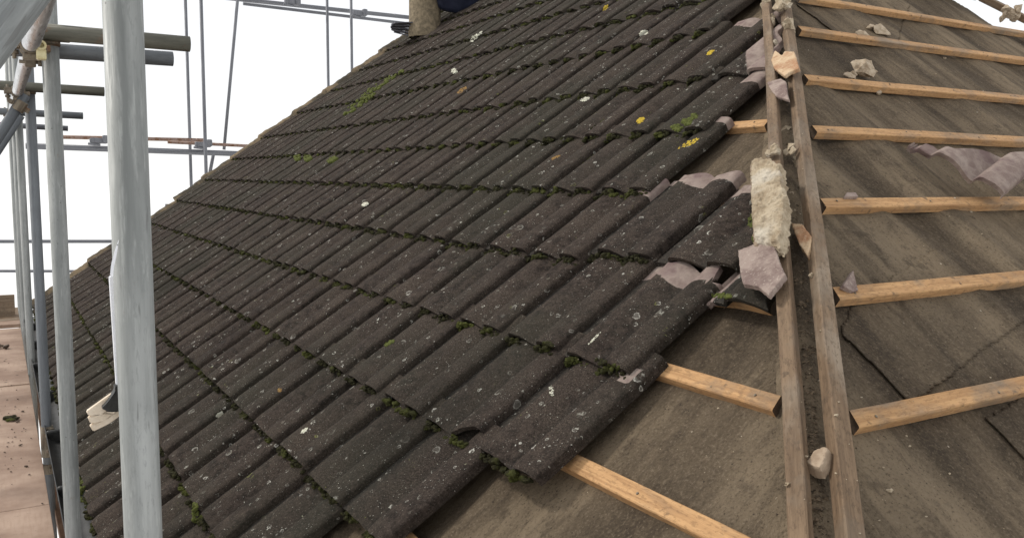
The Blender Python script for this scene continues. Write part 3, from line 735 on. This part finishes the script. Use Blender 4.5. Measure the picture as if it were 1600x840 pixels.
# cross tubes reaching over the roof
GT = 'horizontal cross tubes reaching over the roof'
t1 = tube('cross_tube', (PX - .02, 2.955, zc + .418), (.553, 2.955, zc + .416), .0242, OSTEEL, 'nearest cross tube, brown green and mossy, topmost on the left', 'scaffold tube', GT)
t2 = tube('cross_tube', (-.3, 3.07, zc + .376), (.520, 3.07, zc + .380), .0235, DSTEEL, 'dull grey cross tube just under the mossy one', 'scaffold tube', GT)
t3 = tube('cross_tube', (-.5, 4.92, zc + .431), (.497, 4.92, zc + .420), .0235, OSTEEL, 'stained cross tube ending behind the nearest pole', 'scaffold tube', GT)
t4 = tube('cross_tube', (-.5, 6.78, zc + .424), (.543, 6.78, zc + .405), .0235, DSTEEL, 'short dark cross tube third down with an open end', 'scaffold tube', GT)
t5 = tube('cross_tube', (-.5, 8.70, zc + .433), (.572, 8.70, zc + .404), .0235, FSTEEL, 'thin distant cross tube below the other short ones', 'scaffold tube', GT)
# ledgers running along the gutter
GLd = 'ledger tubes running along the scaffold'
l1 = l2 = tube('ledger_tube', (.105, 2.0, zc + .372), (.128, 12.5, zc + .462), R_, BSTEEL, 'bright shiny ledger tube running away left of the upright poles', 'scaffold tube', GLd)
LZ = lambda y: (.105 + (y - 2) * .0022, y, zc + .372 + (y - 2) * .00857)
coupler(l1, Vector(LZ(2.96)), (0, 1, 0), (0, 0, -1), COUP, 1.1); coupler(l1, Vector(LZ(3.06)), (0, 1, 0), (1, 0, 0), COUP, 1.05)
coupler(l2, Vector(LZ(4.86)), (0, 1, 0), (0, 0, -1), COUP, 1.1); coupler(l2, Vector(LZ(4.95)), (0, 1, 0), (1, 0, 0), COUP)
coupler(l2, Vector(LZ(6.78)), (0, 1, 0), (0, 0, -1), COUP, 1.05)
# brass eye bolt on the first clamp
bm = bmesh.new(); add_tube(bm, (0, -.02, 0), (0, .02, 0), .014, 16, wall=.006); add_box(bm, (0, 0, -.025), .026, .03, .03, bevel=.004)
eb = from_bm('eye_bolt', bm, BRASS, l1); eb.matrix_local = l1.matrix_world.inverted() @ Matrix.Translation(onY(64, 72, 2.90))
# braces
def brace(Y, e1, e2, lo, hi, mat, lab):
    d = Vector((e2[0] - e1[0], 0, e2[1] - e1[1])).normalized(); nrm = Vector((-d.z, 0, d.x))
    c0 = Vector((e1[0], Y, e1[1] + zc)) + nrm * R_
    return tube('brace_tube', c0 + d * lo, c0 + d * hi, R_, mat, lab, 'scaffold tube', 'sloping brace tubes')
brace(1.10, (.009, .111), (.062, .191), -1.3, .46, GSTEEL, 'large pale brace tube crossing the top left corner')
b2 = brace(4.85, (.030, .145), (.137, .325), -1.5, .26, DSTEEL, 'dark grey brace tube rising to the second clamp')
b3 = brace(6.75, (.031, .121), (.107, .246), -1.4, .3, DSTEEL, 'farther and smaller dark brace tube')
coupler(b2, Vector((.115, 4.85, zc + .325)), (.107, 0, .18), (0, 1, 0))
# deck
deck = empty('scaffold_deck', (0, 0, DZ)); tag(deck, 'pinkish plywood scaffold deck scattered with dark crumbs at lower left', 'deck')
for (ya, yb, z0) in ((-1.2, 1.62, 0), (1.63, 4.06, .002), (4.07, 6.52, 0), (6.53, 8.97, .006)):
    bm = bmesh.new(); add_box(bm, (-.44, (ya + yb) / 2, z0 - .009), 1.14, yb - ya, .018, bevel=.002); o = from_bm('deck_sheet', bm, DECK, deck)
    o['label'] = 'pinkish plywood sheet'
for k in range(5):
    bm = bmesh.new(); add_box(bm, (-.44 , 9.12 + k * .23, .02), 1.14, .222, .035, bevel=.003); o = from_bm('deck_plank', bm, OLDPINE if k else DECK, deck)
toe = timber('toe_board', (-1.2, 9.62, DZ + .14), (.10, 9.62, DZ + .13), .035, .21, Vector((0, 0, 1)), BOARD, 'brown toe board standing across the far end of the deck', 'board', 'toe boards', seed=12)
lowb = timber('scaffold_plank', (.237, -.5, CH - 1.76), (.237, 10, CH - 1.76), .11, .038, Vector((0, 0, 1)), DECK, 'narrow pinkish plank below the gutter between the poles', 'plank', 'loose planks', seed=14)
# far scaffold behind the house
GF = 'distant uprights beyond the roof'; YF = 16
def far(n1, a, b, r, mat, lab, g, Ya=YF, Yb=None):
    return tube(n1, onY(*a, Ya), onY(*b, Yb or Ya), r * 1.12, mat, lab, 'scaffold tube', g, hollow=False)
def upright(px, lab, top=None, y=YF):
    p = onY(px, 200, y); q0 = Vector((p.x, y, .02)); q1 = Vector((p.x, y, CH + 3.8)); 
    if top: q1.z = top
    return tube('scaffold_pole', q0, q1, .026, FSTEEL, lab, 'scaffold pole', GF, hollow=False)
upright(296, 'thin distant upright just right of the nearest pole'); upright(320, 'thicker distant upright second right of the nearest pole', y=14)
upright(514, 'distant upright in the middle of the open sky'); upright(551, 'rightmost distant upright against the sky'); upright(256, 'tiny pole end peeping over the tiles right of the nearest pole', top=CH - .5)
far('scaffold_pole', (373, -20), (350, 234), .024, FSTEEL, 'distant pole leaning to the right at its top', GF)
far('scaffold_pole', (334, 238), (327, 275), .026, FSTEEL, 'short slanting pole piece under the far clamp', GF)
far('guard_rail', (90, 214), (318, 219), .028, RSTEEL, 'thin rust red far rail on the left', 'far rails seen against the sky')
far('guard_rail', (262, 222), (470, 232), .024, RSTEEL, 'thin rust red far rail meeting the roof edge', 'far rails seen against the sky', 15.8)
far('guard_rail', (40, 228), (392, 241), .042, FSTEEL, 'thick grey far rail under the rust red rail', 'far rails seen against the sky', 15.7)
far('guard_rail', (250, -14), (700, 34), .034, FSTEEL, 'upper grey far rail at the top of the view', 'far rails seen against the sky', 16.2)
far('guard_rail', (380, 6), (660, 40), .026, FSTEEL, 'lower thin far rail at the top of the view', 'far rails seen against the sky', 16.5)
far('guard_rail', (-60, 377), (260, 377), .026, FSTEEL, 'low far rail crossing behind the poles above the roof edge', 'far rails seen against the sky')
far('guard_rail', (-60, 423), (200, 424), .022, FSTEEL, 'lowest far rail just over the end of the deck', 'far rails seen against the sky', 16.3)
for (x, y, lab) in ((317, 226, 'white and dark clamp on the far grey rail'), (154, 220, 'small clamp on the far red rail beside the nearest pole'), (456, 4, 'small clamp on the upper far rail'), (561, 22, 'flat clamp right of the rightmost far upright')):
    bm = bmesh.new(); add_box(bm, (0, 0, 0), .26, .1, .09, bevel=.02); add_box(bm, (.1, -.03, .03), .09, .1, .12, bevel=.02); add_tube(bm, (-.16, -.04, -.05), (.02, -.04, -.07), .02, 8, hollow=False)
    o = from_bm('far_clamp', bm, FSTEEL); o.location = onY(x, y, 15.6); tag(o, lab, 'clamp', 'clamps on the far rails')

# ---------------------------------------------------------------- loose things, laid by casting rays onto what is already built
bpy.context.view_layer.update(); dg = bpy.context.evaluated_depsgraph_get()
def hit(x, y):
    ok, loc, nr, _, ob, _ = SC.ray_cast(dg, EYE, view_dir(x, y).normalized(), distance=60)
    return (loc, nr, ob) if ok else (onR(x, y), NR, None)
tex = bpy.data.textures.new('rough', 'CLOUDS'); tex.noise_scale = .012; tex.noise_depth = 3
tex2 = bpy.data.textures.new('rough_big', 'CLOUDS'); tex2.noise_scale = .05; tex2.noise_depth = 2
def roughen(o, vox, st, t_=tex):
    m = o.modifiers.new('r', 'REMESH'); m.mode = 'VOXEL'; m.voxel_size = vox
    m = o.modifiers.new('d', 'DISPLACE'); m.texture = t_; m.strength = st; m.mid_level = .5; m.texture_coords = 'GLOBAL'
    if st > .015:
        m = o.modifiers.new('e', 'DISPLACE'); m.texture = tex; m.strength = st * .7; m.mid_level = .5; m.texture_coords = 'GLOBAL'
def slab(name, px, h, right, thick, mat, label, cat, group=None, vox=.004, st=.006, tilt=0, tx=tex, taper=.0):
    f = onR if right else onL; n = NR if right else NL
    P = [f(x, y, h) for x, y in px]; c = sum(P, Vector()) / len(P)
    bm = bmesh.new(); tv = [bm.verts.new(p - c) for p in P]; fc = bm.faces.new(tv)
    bm.normal_update()
    if fc.normal.dot(n) < 0: fc.normal_flip()
    r = bmesh.ops.extrude_face_region(bm, geom=[fc]);
    for v in r['geom']:
        if isinstance(v, bmesh.types.BMVert): v.co = v.co * (1 - taper) + n * thick
    bmesh.ops.recalc_face_normals(bm, faces=bm.faces[:])
    if tilt: bmesh.ops.rotate(bm, verts=bm.verts[:], matrix=Matrix.Rotation(tilt, 3, Vector((1, 1, 0)).normalized()))
    o = from_bm(name, bm, mat); o.location = c
    if vox: roughen(o, vox, st, tx)
    return tag(o, label, cat, group)
def lump(x, y, r, label, group, mat=MORTAR, name='mortar_lump', cat='mortar', flat=.7, st=.5, sink=.3, parts=1, seed=0):
    loc, nr, _ = hit(x, y); rs = random.Random(int(x * 7 + y)); bm = bmesh.new()
    for k in range(parts):
        off = Vector((rs.uniform(-1, 1), rs.uniform(-1, 1), 0)) * r * (.9 if parts > 1 else 0)
        rr = r * (1 if parts == 1 else rs.uniform(.4, .7))
        sx = rs.uniform(.8, 1.3); b2 = bmesh.new()
        for q in range(16):
            d = Vector((rs.gauss(0, 1), rs.gauss(0, 1), rs.gauss(0, 1))).normalized() * rr * rs.uniform(.8, 1.15); b2.verts.new((d.x * sx, d.y, d.z * flat))
        bmesh.ops.convex_hull(b2, input=b2.verts[:])
        bmesh.ops.delete(b2, geom=[v for v in b2.verts if not v.link_faces], context='VERTS')
        bmesh.ops.subdivide_edges(b2, edges=b2.edges[:], cuts=4 if r > .012 else 2, use_grid_fill=True)
        for v in b2.verts:
            d = v.co * (1 / rr); v.co *= 1 + st * (.45 * noise.noise(d * 2.3 + Vector((x, y, k))) + .3 * noise.noise(d * 7 + Vector((y, x, k)))); v.co += off
        tm = bpy.data.meshes.new('t'); b2.to_mesh(tm); b2.free(); bm.from_mesh(tm); bpy.data.meshes.remove(tm)
    R = basis(nr)
    o = from_bm(name, bm, mat); o.matrix_world = Matrix.Translation(loc + nr * r * (flat - sink)) @ R.to_4x4() @ Matrix.Rotation(rs.uniform(0, 6), 4, 'Z')
    return tag(o, label, cat, group)
CLAYG = m_simple('buff_stone', (.27, .20, .14), (.42, .33, .24), 30, .9, .003, .1)
# big mortar bedding block on the hip
slab('mortar_block', [(1180, 264), (1196, 258), (1214, 262), (1228, 270), (1231, 300), (1236, 340), (1233, 380), (1227, 403), (1204, 399), (1184, 393), (1181, 330)], HL - .022, False, .040, MORTAR,
     'long cream mortar block lying along the left hip timber', 'mortar', None, .004, .020, 0, tex2, .10)
slab('tile_edge', [(1176, 268), (1184, 262), (1188, 330), (1191, 396), (1183, 396), (1179, 330)], HL - .022, False, .022, BOARD, 'crumbling brown edge strip along the left of the mortar block', 'tile fragment', None, .004, .006)
# mauve and clay shards
MAUVE = NT('fresh_break', .85, .2); MAUVE.shift_random()
_a = MAUVE.noise(16, 4, .6); _b = MAUVE.noise(140, 3, .6)
MAUVE = MAUVE.out(MAUVE.mix(MAUVE.ss(_b, .55, .72, 0, .6), MAUVE.mix(MAUVE.ss(_a, .35, .62), (.17, .12, .105), (.30, .235, .20)), (.44, .375, .315)), .85, MAUVE.bump(_b, .002, .8))
GS = 'broken tile shards lying about the hip'
slab('tile_shard', [(1157, 398), (1190, 386), (1214, 392), (1222, 418), (1231, 437), (1205, 469), (1188, 455), (1164, 450), (1160, 430)], HL - .028, False, .016, MAUVE, 'large angular mauve tile shard below the mortar block', 'tile shard', GS, .003, .003)
slab('tile_shard', [(1213, 83), (1224, 92), (1228, 85), (1243, 86), (1251, 112), (1236, 118), (1228, 124), (1212, 112), (1207, 99)], HL + .008, False, .014, CLAY, 'orange brown clay shard bridging the two hip timbers', 'tile shard', GS, .003, .004)
slab('tile_shard', [(1200, 133), (1222, 127), (1230, 132), (1232, 150), (1235, 161), (1215, 155), (1207, 146)], HL + .006, False, .012, MAUVE, 'small dark mauve shard just below the clay shard', 'tile shard', GS, .003, .002)
slab('tile_shard', [(1240, 357), (1258, 360), (1273, 379), (1271, 395), (1266, 410), (1260, 400), (1254, 392)], HL + .05, False, .02, CLAY, 'pointed clay shard in the hip gap right of the mortar block', 'tile shard', GS, .003, .004)
slab('tile_shard', [(1311, 456), (1321, 425), (1337, 455), (1330, 460)], HR + .045, True, .014, MAUVE, 'small triangular shard behind the sixth right batten', 'tile shard', GS, .003, .002, .3)
slab('tile_shard', [(1316, 312), (1320, 305), (1334, 305), (1338, 312)], HR + .045, True, .012, MAUVE, 'tiny mauve shard behind the fifth right batten', 'tile shard', GS, .003, .002)
slab('stone', [(1262, 738), (1276, 716), (1297, 708), (1305, 712), (1299, 732), (1290, 750), (1276, 747)], HL + .05, False, .026, CLAYG, 'pointed buff stone lying between the hip timbers near the bottom', 'stone', None, .003, .009, 0, tex2, .22)
GM = 'mortar crumbs on and around the hip'
def _ml(*a, **k): lump(*a, group=GM, **k)
_ml(1226, 201, .017, 'round cream mortar crumb in the hip gap', flat=.6)
_ml(1213, 240, .028, 'left lump of the cream cluster across the hip above the mortar block', parts=3, sink=.1)
_ml(1230, 252, .034, 'lower lump of the cream cluster across the hip above the mortar block', parts=4, sink=.0)
_ml(1245, 240, .028, 'right lump of the cream cluster across the hip above the mortar block', parts=3, sink=.0)
_ml(1219, 46, .036, 'whitish crumb at the foot of the pile at the top of the hip', sink=-.25, parts=4)
_ml(1215, 22, .050, 'large crumb in the pile at the top of the hip', sink=-.25, parts=5)
_ml(1222, 28, .036, 'right hand crumb in the pile at the top of the hip', sink=-.25, parts=3)
_ml(1217, 4, .052, 'uppermost crumb of the pile at the top of the hip', sink=-.25, parts=5)
_ml(1209, 68, .014, 'tiny crumb below the pile at the top of the hip')
_ml(1269, 431, .0075, 'small round crumb beside the right hip timber')
_ml(1236, 301, .008, 'crumb right of the mortar block, upper one'); _ml(1237, 327, .010, 'crumb right of the mortar block, lower one', parts=2)
GB = 'mortar lumps caught behind the right battens'
MORTAR2 = m_simple('pale_mortar', (.29, .225, .155), (.48, .40, .30), 45, .95, .004, .1)
def _mb(x, y, r, lab, **k): lump(x, y, r, lab, GB, mat=MORTAR2, st=.32, **k)
_mb(1334, 51, .072, 'wide crumb behind the second right batten, left one', parts=2, sink=.35, flat=.45); _mb(1374, 57, .068, 'wide crumb behind the second right batten, right one', parts=2, sink=.35, flat=.55)
_mb(1356, 122, .075, 'big pale lump behind the third right batten', parts=2, sink=.3, flat=.75); _mb(1326, 122, .040, 'low crumb left of the big pale lump behind the third right batten', parts=3)
_mb(1371, 149, .013, 'small crumb just under the third right batten', sink=0, flat=.9)
_mb(1475, 92, .010, 'tiny crumb under the second right batten'); 
_mb(1572, 16, .05, 'mortar lump on the far roof edge at top right', parts=4, sink=0); _mb(1590, 22, .04, 'smaller mortar lump at the far top right corner', parts=3, sink=0)
# small flecks over the felt: uncountable
base_ = base; mv2 = []; mf2 = []; b0 = 0
for k in range(190):
    if rng.random() < .72: x, y = rng.uniform(1255, 1600), rng.uniform(20, 840)
    else: x, y = rng.uniform(860, 1240), rng.uniform(480, 840)
    if k < 70: x = rng.normal(0, 9) + 1222 + (rng.uniform(0, 840)) * 0; y = rng.uniform(60, 840); x = 1222 + 60 * (y / 840) + rng.normal(0, 9)
    loc, nr, ob = hit(x, y)
    if ob is None or ob.name.startswith(('roof_tile', 'scaffold', 'cut')): continue
    r = float(rng.choice([.0010, .0015, .0023, .004], p=[.45, .33, .17, .05]))
    v = IV * (1 + .3 * rng.normal(0, 1, len(IV))[:, None]) * r * np.array([rng.uniform(.7, 1.8), rng.uniform(.7, 1.4), .7]) + np.array(loc) + np.array(nr) * r * .4
    mv2.append(v); mf2.append(IF + b0); b0 += len(IV)
o = from_np('mortar_flecks', np.concatenate(mv2), np.concatenate(mf2), MORTAR); tag(o, 'tiny pale mortar flecks scattered over felt and timbers', 'debris', kind='stuff')
mv2 = []; mf2 = []; b0 = 0
for k in range(520):
    y = rng.uniform(0, 840); x = 1224 + 60 * (y / 840) + rng.normal(0, 7)
    loc, nr, ob = hit(x, y)
    if ob is None or ob.name.startswith(('hip_timber', 'tile', 'mortar')): continue
    r = float(rng.choice([.002, .0035, .006], p=[.5, .35, .15]))
    v = IV * (1 + .3 * rng.normal(0, 1, len(IV))[:, None]) * r * np.array([rng.uniform(.7, 1.8), rng.uniform(.7, 1.4), .6]) + np.array(loc) + np.array(nr) * r * .3
    mv2.append(v); mf2.append(IF + b0); b0 += len(IV)
o = from_np('hip_dirt', np.concatenate(mv2), np.concatenate(mf2), m_simple('dry_dirt', (.05, .038, .028), (.20, .15, .10), 90, .95, .002, .1)); tag(o, 'dry brown dirt lying in the gap along the hip', 'debris', kind='stuff')
# broken mauve tile lying on the stripped slope
P0 = onR(1431, 238, HR + .0); P1 = onR(1556, 318, HR + .0)
vm = lambda u: .05 + .01 * math.sin(u * 60) if u < .05 else (.07 + .01 * math.sin(u * 70) if u < .1 else .11 + 1.5 * (u - .1) + .012 * math.sin(u * 50))
me = tile_mesh(.34, 201, vmax=vm, clean=lambda u, v: 1, length=.5, nv=24)
o = bpy.data.objects.new('broken_roof_tile', me); COL.objects.link(o)
ux = (P1 - P0).normalized(); wz = (NR + Vector((-.25, 0, .1))).normalized(); wz = (wz - ux * wz.dot(ux)).normalized(); vy = wz.cross(ux)
Lq = (P1 - P0).length; print('broken tile', Lq, ux, vy)
o.matrix_world = Matrix.Translation(P0 + NR * .045) @ Matrix((ux, vy, wz)).transposed().to_4x4() @ Matrix.Diagonal((Lq / (W + .0), 1, 1.15, 1))
tag(o, 'large mauve broken tile with wavy ribbed edge lying on the right slope', 'roof tile', 'broken tiles')
# hanging tool behind the nearest pole
def upslab(name, px, Y, thick, mat, parent):
    P = [onY(x, y, Y) for x, y in px]; bm = bmesh.new(); fc = bm.faces.new([bm.verts.new(p) for p in P]); r = bmesh.ops.extrude_face_region(bm, geom=[fc])
    for v in r['geom']:
        if isinstance(v, bmesh.types.BMVert): v.co.y += thick
    bmesh.ops.recalc_face_normals(bm, faces=bm.faces[:]); bmesh.ops.bevel(bm, geom=bm.edges[:], offset=.0012, segments=2, affect='EDGES')
    o = from_bm(name, bm, mat); o.parent = parent; o.matrix_parent_inverse = Matrix.Translation(-parent.location); return o
tool = empty('hand_tool', onY(185, 600, 1.3)); tag(tool, 'white tool with black grip and pale three tongued end hanging behind the nearest pole', 'tool')
upslab('handle', [(171, 432), (186, 430), (205, 604), (182, 604)], 1.27, .012, WHITEP, tool)
upslab('grip', [(180, 603), (205, 602), (205, 640), (176, 644), (167, 642), (159, 638), (168, 629), (180, 612)], 1.262, .02, BLACKP, tool)
for px in ([(135, 643), (180, 611), (176, 632), (160, 648), (144, 650), (138, 649)], [(137, 652), (160, 645), (178, 646), (164, 658), (150, 661), (141, 661)], [(140, 665), (165, 654), (192, 636), (192, 646), (172, 661), (146, 674)]):
    upslab('tongue', px, 1.275, .01, CREAM, tool)
upslab('strap', [(186, 373), (183, 395), (178, 418), (177, 432), (172, 431), (174, 412), (180, 390)], 1.19, .002, WHITEP, tool)
# clay flue pot at the verge, lead and dark sheet
b_ = onL(664, 50, HL); pot = empty('flue_pot', b_); tag(pot, 'lichen crusted round clay pot standing on the roof edge', 'chimney pot')
bm = bmesh.new(); prof_ = [(.168, -.06), (.172, .0), (.165, .03), (.163, .3), (.160, .62), (.175, .64), (.175, .7), (.14, .7), (.14, -.06)]
rows = [[bm.verts.new(((r + .004 * noise.noise(Vector((math.cos(a) * 3, math.sin(a) * 3, z * 8)))) * math.cos(a), r * math.sin(a), z)) for a in np.linspace(0, 2 * math.pi, 40, endpoint=False)] for r, z in prof_]
for k in range(len(rows) - 1):
    for i in range(40): bm.faces.new((rows[k][i], rows[k][(i + 1) % 40], rows[k + 1][(i + 1) % 40], rows[k + 1][i])).smooth = True
from_bm('pot_body', bm, PIPE, pot)
bm = bmesh.new()
for k in range(5):
    a = D(150 + k * 14); add_box(bm, (.2 * math.cos(a) - .02, .2 * math.sin(a), -.02 + .022 * k), .26, .12, .012, Matrix.Rotation(a, 3, 'Z') @ Matrix.Rotation(D(-14 + 5 * k), 3, 'Y'), bevel=.003)
for v in bm.verts: v.co *= 1.0
ld = from_bm('lead_apron', bm, LEAD, pot); ld.rotation_euler[2] = D(-28)
# dark sheet bundle
bm = bmesh.new(); bmesh.ops.create_icosphere(bm, subdivisions=4, radius=1)
for v in bm.verts:
    d = v.co.copy(); v.co = Vector((d.x * .42, d.y * .26, d.z * .36)) * (1 + .18 * noise.noise(d * 2.2) + .07 * noise.noise(d * 6))
sb = from_bm('sheet_bundle', bm, NAVY, smooth=True); sb.location = onL(722, 10, HL) + Vector((0, -.05, .25)); tag(sb, 'dark navy sheet bundle at the top beside the clay pot', 'bundle')
# lichen and moss patches with places of their own
def patch(x, y, rad, mat, label, group, n=14, name='lichen_patch', cat='lichen', thick=.5, spread=1.0):
    rs = random.Random(int(x * 3 + y * 11)); bm = bmesh.new(); c0, nr0, _ = hit(x, y); pxr = rad
    dcam = (c0 - EYE).length; m = dcam / F
    for k in range(n):
        a = rs.uniform(0, 6.28); q = math.sqrt(rs.random()) * spread
        xx = x + pxr[0] * q * math.cos(a) + pxr[2] * q * math.sin(a) * 0; yy = y + pxr[1] * q * math.sin(a) - pxr[2] * q * math.cos(a)
        loc, nr, ob = hit(xx, yy)
        if ob is None or (loc - c0).length > .3: continue
        r = (rs.uniform(.25, .55) if cat == 'moss' else rs.uniform(.12, .34)) * min(pxr[0], pxr[1] + 2) * m
        res = bmesh.ops.create_icosphere(bm, subdivisions=2, radius=r); R = basis(nr)
        for v in res['verts']:
            v.co = R @ Vector((v.co.x * rs.uniform(.85, 1.15), v.co.y * rs.uniform(.85, 1.15), v.co.z * thick)) + (loc - c0)
    if not bm.verts: return
    o = from_bm(name, bm, mat); o.location = c0
    return tag(o, label, cat, group)
GY = 'patches of yellow lichen on the tiles'
for (x, y, r, lab) in ((1076, 224, (17, 4, 8), 'bright yellow lichen on the edge of an end tile above bare felt'), (1001, 188, (6, 4, 2), 'small yellow lichen spot right of the middle top course'), (946, 13, (4, 4, 3), 'yellow lichen spot at the top edge of the tiles'),
                       (722, 141, (7, 3, 4), 'orange brown lichen blot in the upper middle of the tiles'), (1110, 82, (6, 3, 3), 'thin yellow lichen streak near the pale broken tile'), (868, 246, (7, 2, 3), 'faint ochre lichen smear in the middle of the tiles'), (437, 609, (3, 3, 0), 'tiny orange lichen dot in the lower left tiles')):
    patch(x, y, r, YLICH if 'orange' not in lab and 'ochre' not in lab else OLICH, lab, GY, 60, thick=.3)
GW = 'cream lichen discs on the tiles'
for (x, y, r, lab) in ((743, 58, (10, 4, 8), 'long cream lichen mark near the top left of the tiles'), (1005, 52, (7, 4, 1), 'cream lichen disc near the top right end tiles'), (710, 111, (5, 4, 0), 'cream ring of lichen in the upper tiles'), (914, 155, (7, 3, 2), 'cream lichen sliver in the upper right tiles'),
                       (475, 672, (5, 3, 3), 'cream lichen leaf shape in the lower middle tiles'), (928, 529, (10, 2, 10), 'long cream crescent on the tile above the upper bare batten'), (570, 319, (5, 3, 1), 'cream lichen flake in the centre left tiles'), (862, 610, (4, 8, -3), 'cream crescent on the end tile over the lower batten'), (343, 647, (5, 3, 3), 'pale lichen flake in the lower left tiles')):
    patch(x, y, r, WLICH, lab, GW, 50, thick=.2)
GG = 'bright green moss cushions on the tiles'
for (x, y, r, lab) in ((1075, 190, (9, 5, 2), 'round bright moss cushion by the upper end tile'), (1058, 200, (8, 5, 0), 'moss cushion left of the largest one at the upper course'), (1085, 182, (5, 4, 0), 'small moss cushion topmost of the three at the upper course'),
                       (600, 130, (34, 5, 20), 'long bright moss streak in the upper left tiles'), (560, 163, (28, 6, 18), 'lower bright moss streak in the upper left tiles'), (520, 250, (8, 4, 2), 'moss cushion right of a row of three in the left tiles'), (482, 248, (6, 4, 0), 'moss cushion in the middle of a row of three'), (465, 247, (5, 4, 0), 'moss cushion left of a row of three'),
                       (608, 536, (9, 3, 4), 'green moss tuft in the lower middle tiles'), (305, 800, (5, 16, 0), 'green moss patch by the bottom edge near the nearest pole'), (126, 770, (7, 22, 0), 'green moss clump on the gutter behind the second pole'), (1128, 462, (16, 4, 0), 'moss tuft on the cut tile below the mortar block'),
                       (855, 540, (9, 5, 0), 'moss clump under the tile with the cream crescent'), (950, 570, (22, 5, -8), 'moss fringe under the foot of the tile above the upper batten'), (1174, 345, (5, 10, 0), 'moss tuft left of the mortar block'), (1178, 372, (3, 6, 0), 'lower moss tuft left of the mortar block')):
    patch(x, y, r, GMOSS if x not in (950, 855) else MOSS, lab, GG, 46, 'moss_cushion', 'moss', .8)
# crumbs on the deck
mv2 = []; mf2 = []; b0 = 0
for k in range(75):
    x = rng.uniform(-.25, .11) if k > 60 else rng.uniform(-.05, .11); y = rng.choice([rng.uniform(3.6, 7.5), rng.normal(5.6, .3), rng.normal(5.0, .3)]); r = float(rng.choice([.002, .0035, .006, .010], p=[.45, .35, .16, .04]))
    v = IV * (1 + .25 * rng.normal(0, 1, len(IV))[:, None]) * r * np.array([rng.uniform(.8, 1.6), rng.uniform(.8, 1.6), .6]) + np.array([x, y, DZ + r * .3 + .004])
    mv2.append(v); mf2.append(IF + b0); b0 += len(IV)
o = from_np('deck_crumbs', np.concatenate(mv2), np.concatenate(mf2), ENDG); tag(o, 'dark soil and tile crumbs strewn over the plywood deck', 'debris', kind='stuff')
lump(18, 656, .05, 'mossy flat clod lying on the deck at the left edge', None, MOSS, 'moss_clod', 'moss clod', .3, .6, .1, 5)
lump(0, 545, .05, 'dark clod on the deck at the left edge', None, ENDG, 'dirt_clod', 'clod', .5, .5, .1, 3)
# felt tears
flap([(1312, 528), (1420, 634), (1478, 600), (1530, 556), (1600, 508), (1700, 440), (1560, 380), (1450, 400), (1330, 480)])
flap([(1244, 6), (1304, 50), (1400, 70), (1420, 10), (1300, -60), (1236, -40)])
flap([(1537, 660), (1598, 722), (1700, 820), (1750, 700), (1650, 600)])
print('done')
